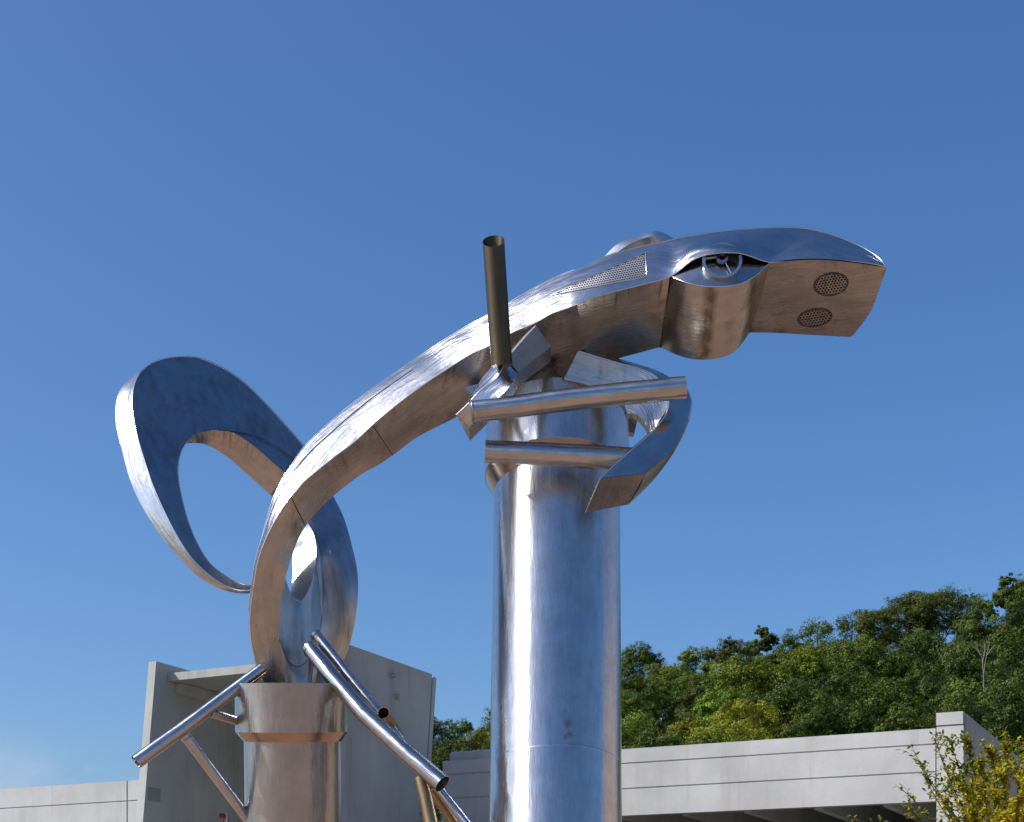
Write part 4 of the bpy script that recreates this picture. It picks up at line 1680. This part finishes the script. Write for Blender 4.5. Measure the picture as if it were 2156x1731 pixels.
LF = ((0, 1, 6), (1, 2, 6), (2, 3, 6), (3, 4, 6), (4, 5, 6), (5, 0, 6))
base = Vector((U(2120, 2000, YT).x, YT, 0))
fork = base + Vector((.05, 0, 1.7))
tips = [((1790, 1722), 20.6), ((1885, 1652), 20.8), ((1925, 1568), 20.7), ((1936, 1595), 20.5), ((1972, 1548), 21.2), ((1998, 1540), 20.9), ((2040, 1546), 21.0), ((2085, 1560), 21.3), ((2125, 1550), 21.1), ((2165, 1560), 21.0), ((1950, 1640), 20.6), ((1905, 1700), 20.5), ((1845, 1738), 20.3), ((2000, 1600), 20.4), ((2060, 1590), 20.5), ((2110, 1600), 20.4), ((2170, 1610), 20.6), ((2210, 1640), 20.8), ((2230, 1570), 21.4), ((1860, 1760), 20.9), ((2030, 1660), 20.2), ((2090, 1650), 20.2), ((2150, 1670), 20.2), ((1985, 1690), 20.2), ((2050, 1720), 20.1), ((2120, 1720), 20.0), ((2180, 1730), 20.2), ((2240, 1700), 20.6), ((1940, 1745), 20.2), ((2010, 1770), 20.0), ((2100, 1580), 21.8), ((2050, 1620), 21.7), ((2150, 1620), 21.8), ((2000, 1650), 21.5), ((2070, 1690), 21.6), ((2140, 1700), 21.7)]
mb = MB()
mb.tube([base - Vector((0, 0, .2)), base + Vector((.03, .02, .9)), fork], [.085, .07, .055], 10)
mb.build('trunk', M_BARK, ytree)
bm_ = MB()
leafs = []
for (pxy, Yt) in tips:
    if pxy[1] < 1610:
        pxy = (pxy[0], pxy[1] + 16)
    tip = U(*pxy, Yt)
    c1 = fork.lerp(tip, .45) + Vector((0, 0, .25)) + Vector((rt.uniform(-.1, .1), rt.uniform(-.1, .1), 0))
    path = spline([fork, c1, tip.lerp(c1, .3) + Vector((rt.uniform(-.05, .05), 0, .04)), tip], 30)
    bm_.tube(path, [.018 * (1 - .88 * i / 29) for i in range(30)], 5)
    sub = [path]
    for _ in range(16 if pxy[0] > 1990 else 9):
        i0 = rt.randrange(9, 28)
        st = path[i0]
        L_ = rt.uniform(.18, .5) * (1.2 - i0 / 40)
        dr = (path[min(i0 + 2, 29)] - path[i0]).normalized() * .9 + Vector((rt.uniform(-1, 1), rt.uniform(-1, 1), rt.uniform(-.35, .9))) * .75
        dr.normalize()
        tw = [st, st + dr * L_ * .5 + Vector((0, 0, .02)), st + dr * L_]
        tw = spline(tw, 8)
        bm_.tube(tw, [.004 * (1 - .7 * i / 7) for i in range(8)], 4)
        sub.append(tw)
    for si, pth in enumerate(sub):
        m_ = len(pth)
        for i in range(10 if si == 0 else 1, m_):
            if si == 0 and i < 12:
                continue
            xq = CX + pth[i].x / pth[i].y * F
            dens = min(max((xq - 1880) / 150, .22), 1.7)
            for _ in range(int(dens * 2 + rt.random())):
                p = pth[i]
                t = (pth[i] - pth[i - 1]).normalized()
                d_ = (t * .6 + Vector((rt.uniform(-1, 1), rt.uniform(-1, 1), rt.uniform(-1.0, .5)))).normalized()
                upv = Vector((rt.uniform(-.6, .6), rt.uniform(-.6, .6), 1)).normalized()
                xs = CX + p.x / p.y * F
                ys = YH - (p.z - EYE) / p.y * F
                # the tree turns from its inside and lower right
                w = (xs - 1960) / 240 + (ys - 1640) / 260 + rt.gauss(0, .55)
                kind = 0 if w < .25 else (1 if w < 1.0 else 2)
                leafs.append((p, d_, upv, rt.uniform(.055, .095), rt.uniform(.016, .026), kind))
bm_.build('branches', M_BARK, ytree)
vis = [l for l in leafs if CX + l[0].x / l[0].y * F < 2170 and YH - (l[0].z - EYE) / l[0].y * F < 1745]
vis.sort(key=lambda l: -l[3] / l[0].y)
top300 = set(id(l) for l in vis[:300])
proto = []
for kd in range(3):
    me = bpy.data.meshes.new('leaf')
    v = leaf_geo(Vector((0, 0, 0)), Vector((1, 0, 0)), Vector((0, 0, 1)), 1.0, .3)
    me.from_pydata([tuple(q) for q in v], [], LF)
    me.materials.append(M_YL[kd])
    at = me.attributes.new('shade', 'FLOAT', 'FACE')
    at.data.foreach_set('value', [.5] * 6)
    proto.append(me)
inv = ytree.matrix_world.inverted()
for l in vis[:300]:
    p, d_, upv, L_, W_, kd = l
    o = bpy.data.objects.new('leaf', proto[kd])
    COL.objects.link(o)
    s = d_.cross(upv).normalized()
    n = s.cross(d_).normalized()
    R_m = Matrix((d_, -s, n)).transposed().to_4x4()
    o.parent = ytree
    o.matrix_local = inv @ Matrix.Translation(p) @ R_m @ Matrix.Scale(L_, 4)
for kd in range(3):
    V, Fc, sh = [], [], []
    for l in leafs:
        if id(l) in top300 or l[5] != kd:
            continue
        n0 = len(V)
        V += [tuple(q) for q in leaf_geo(*l[:5])]
        Fc += [tuple(n0 + i for i in f) for f in LF]
        sh += [min(max(rt.gauss(.5, .25), 0), 1)] * 6
    me = bpy.data.meshes.new('foliage')
    me.from_pydata(V, [], Fc)
    at = me.attributes.new('shade', 'FLOAT', 'FACE')
    at.data.foreach_set('value', sh)
    o = link('foliage', me, M_YL[kd], ytree)
    o['kind'] = 'stuff'
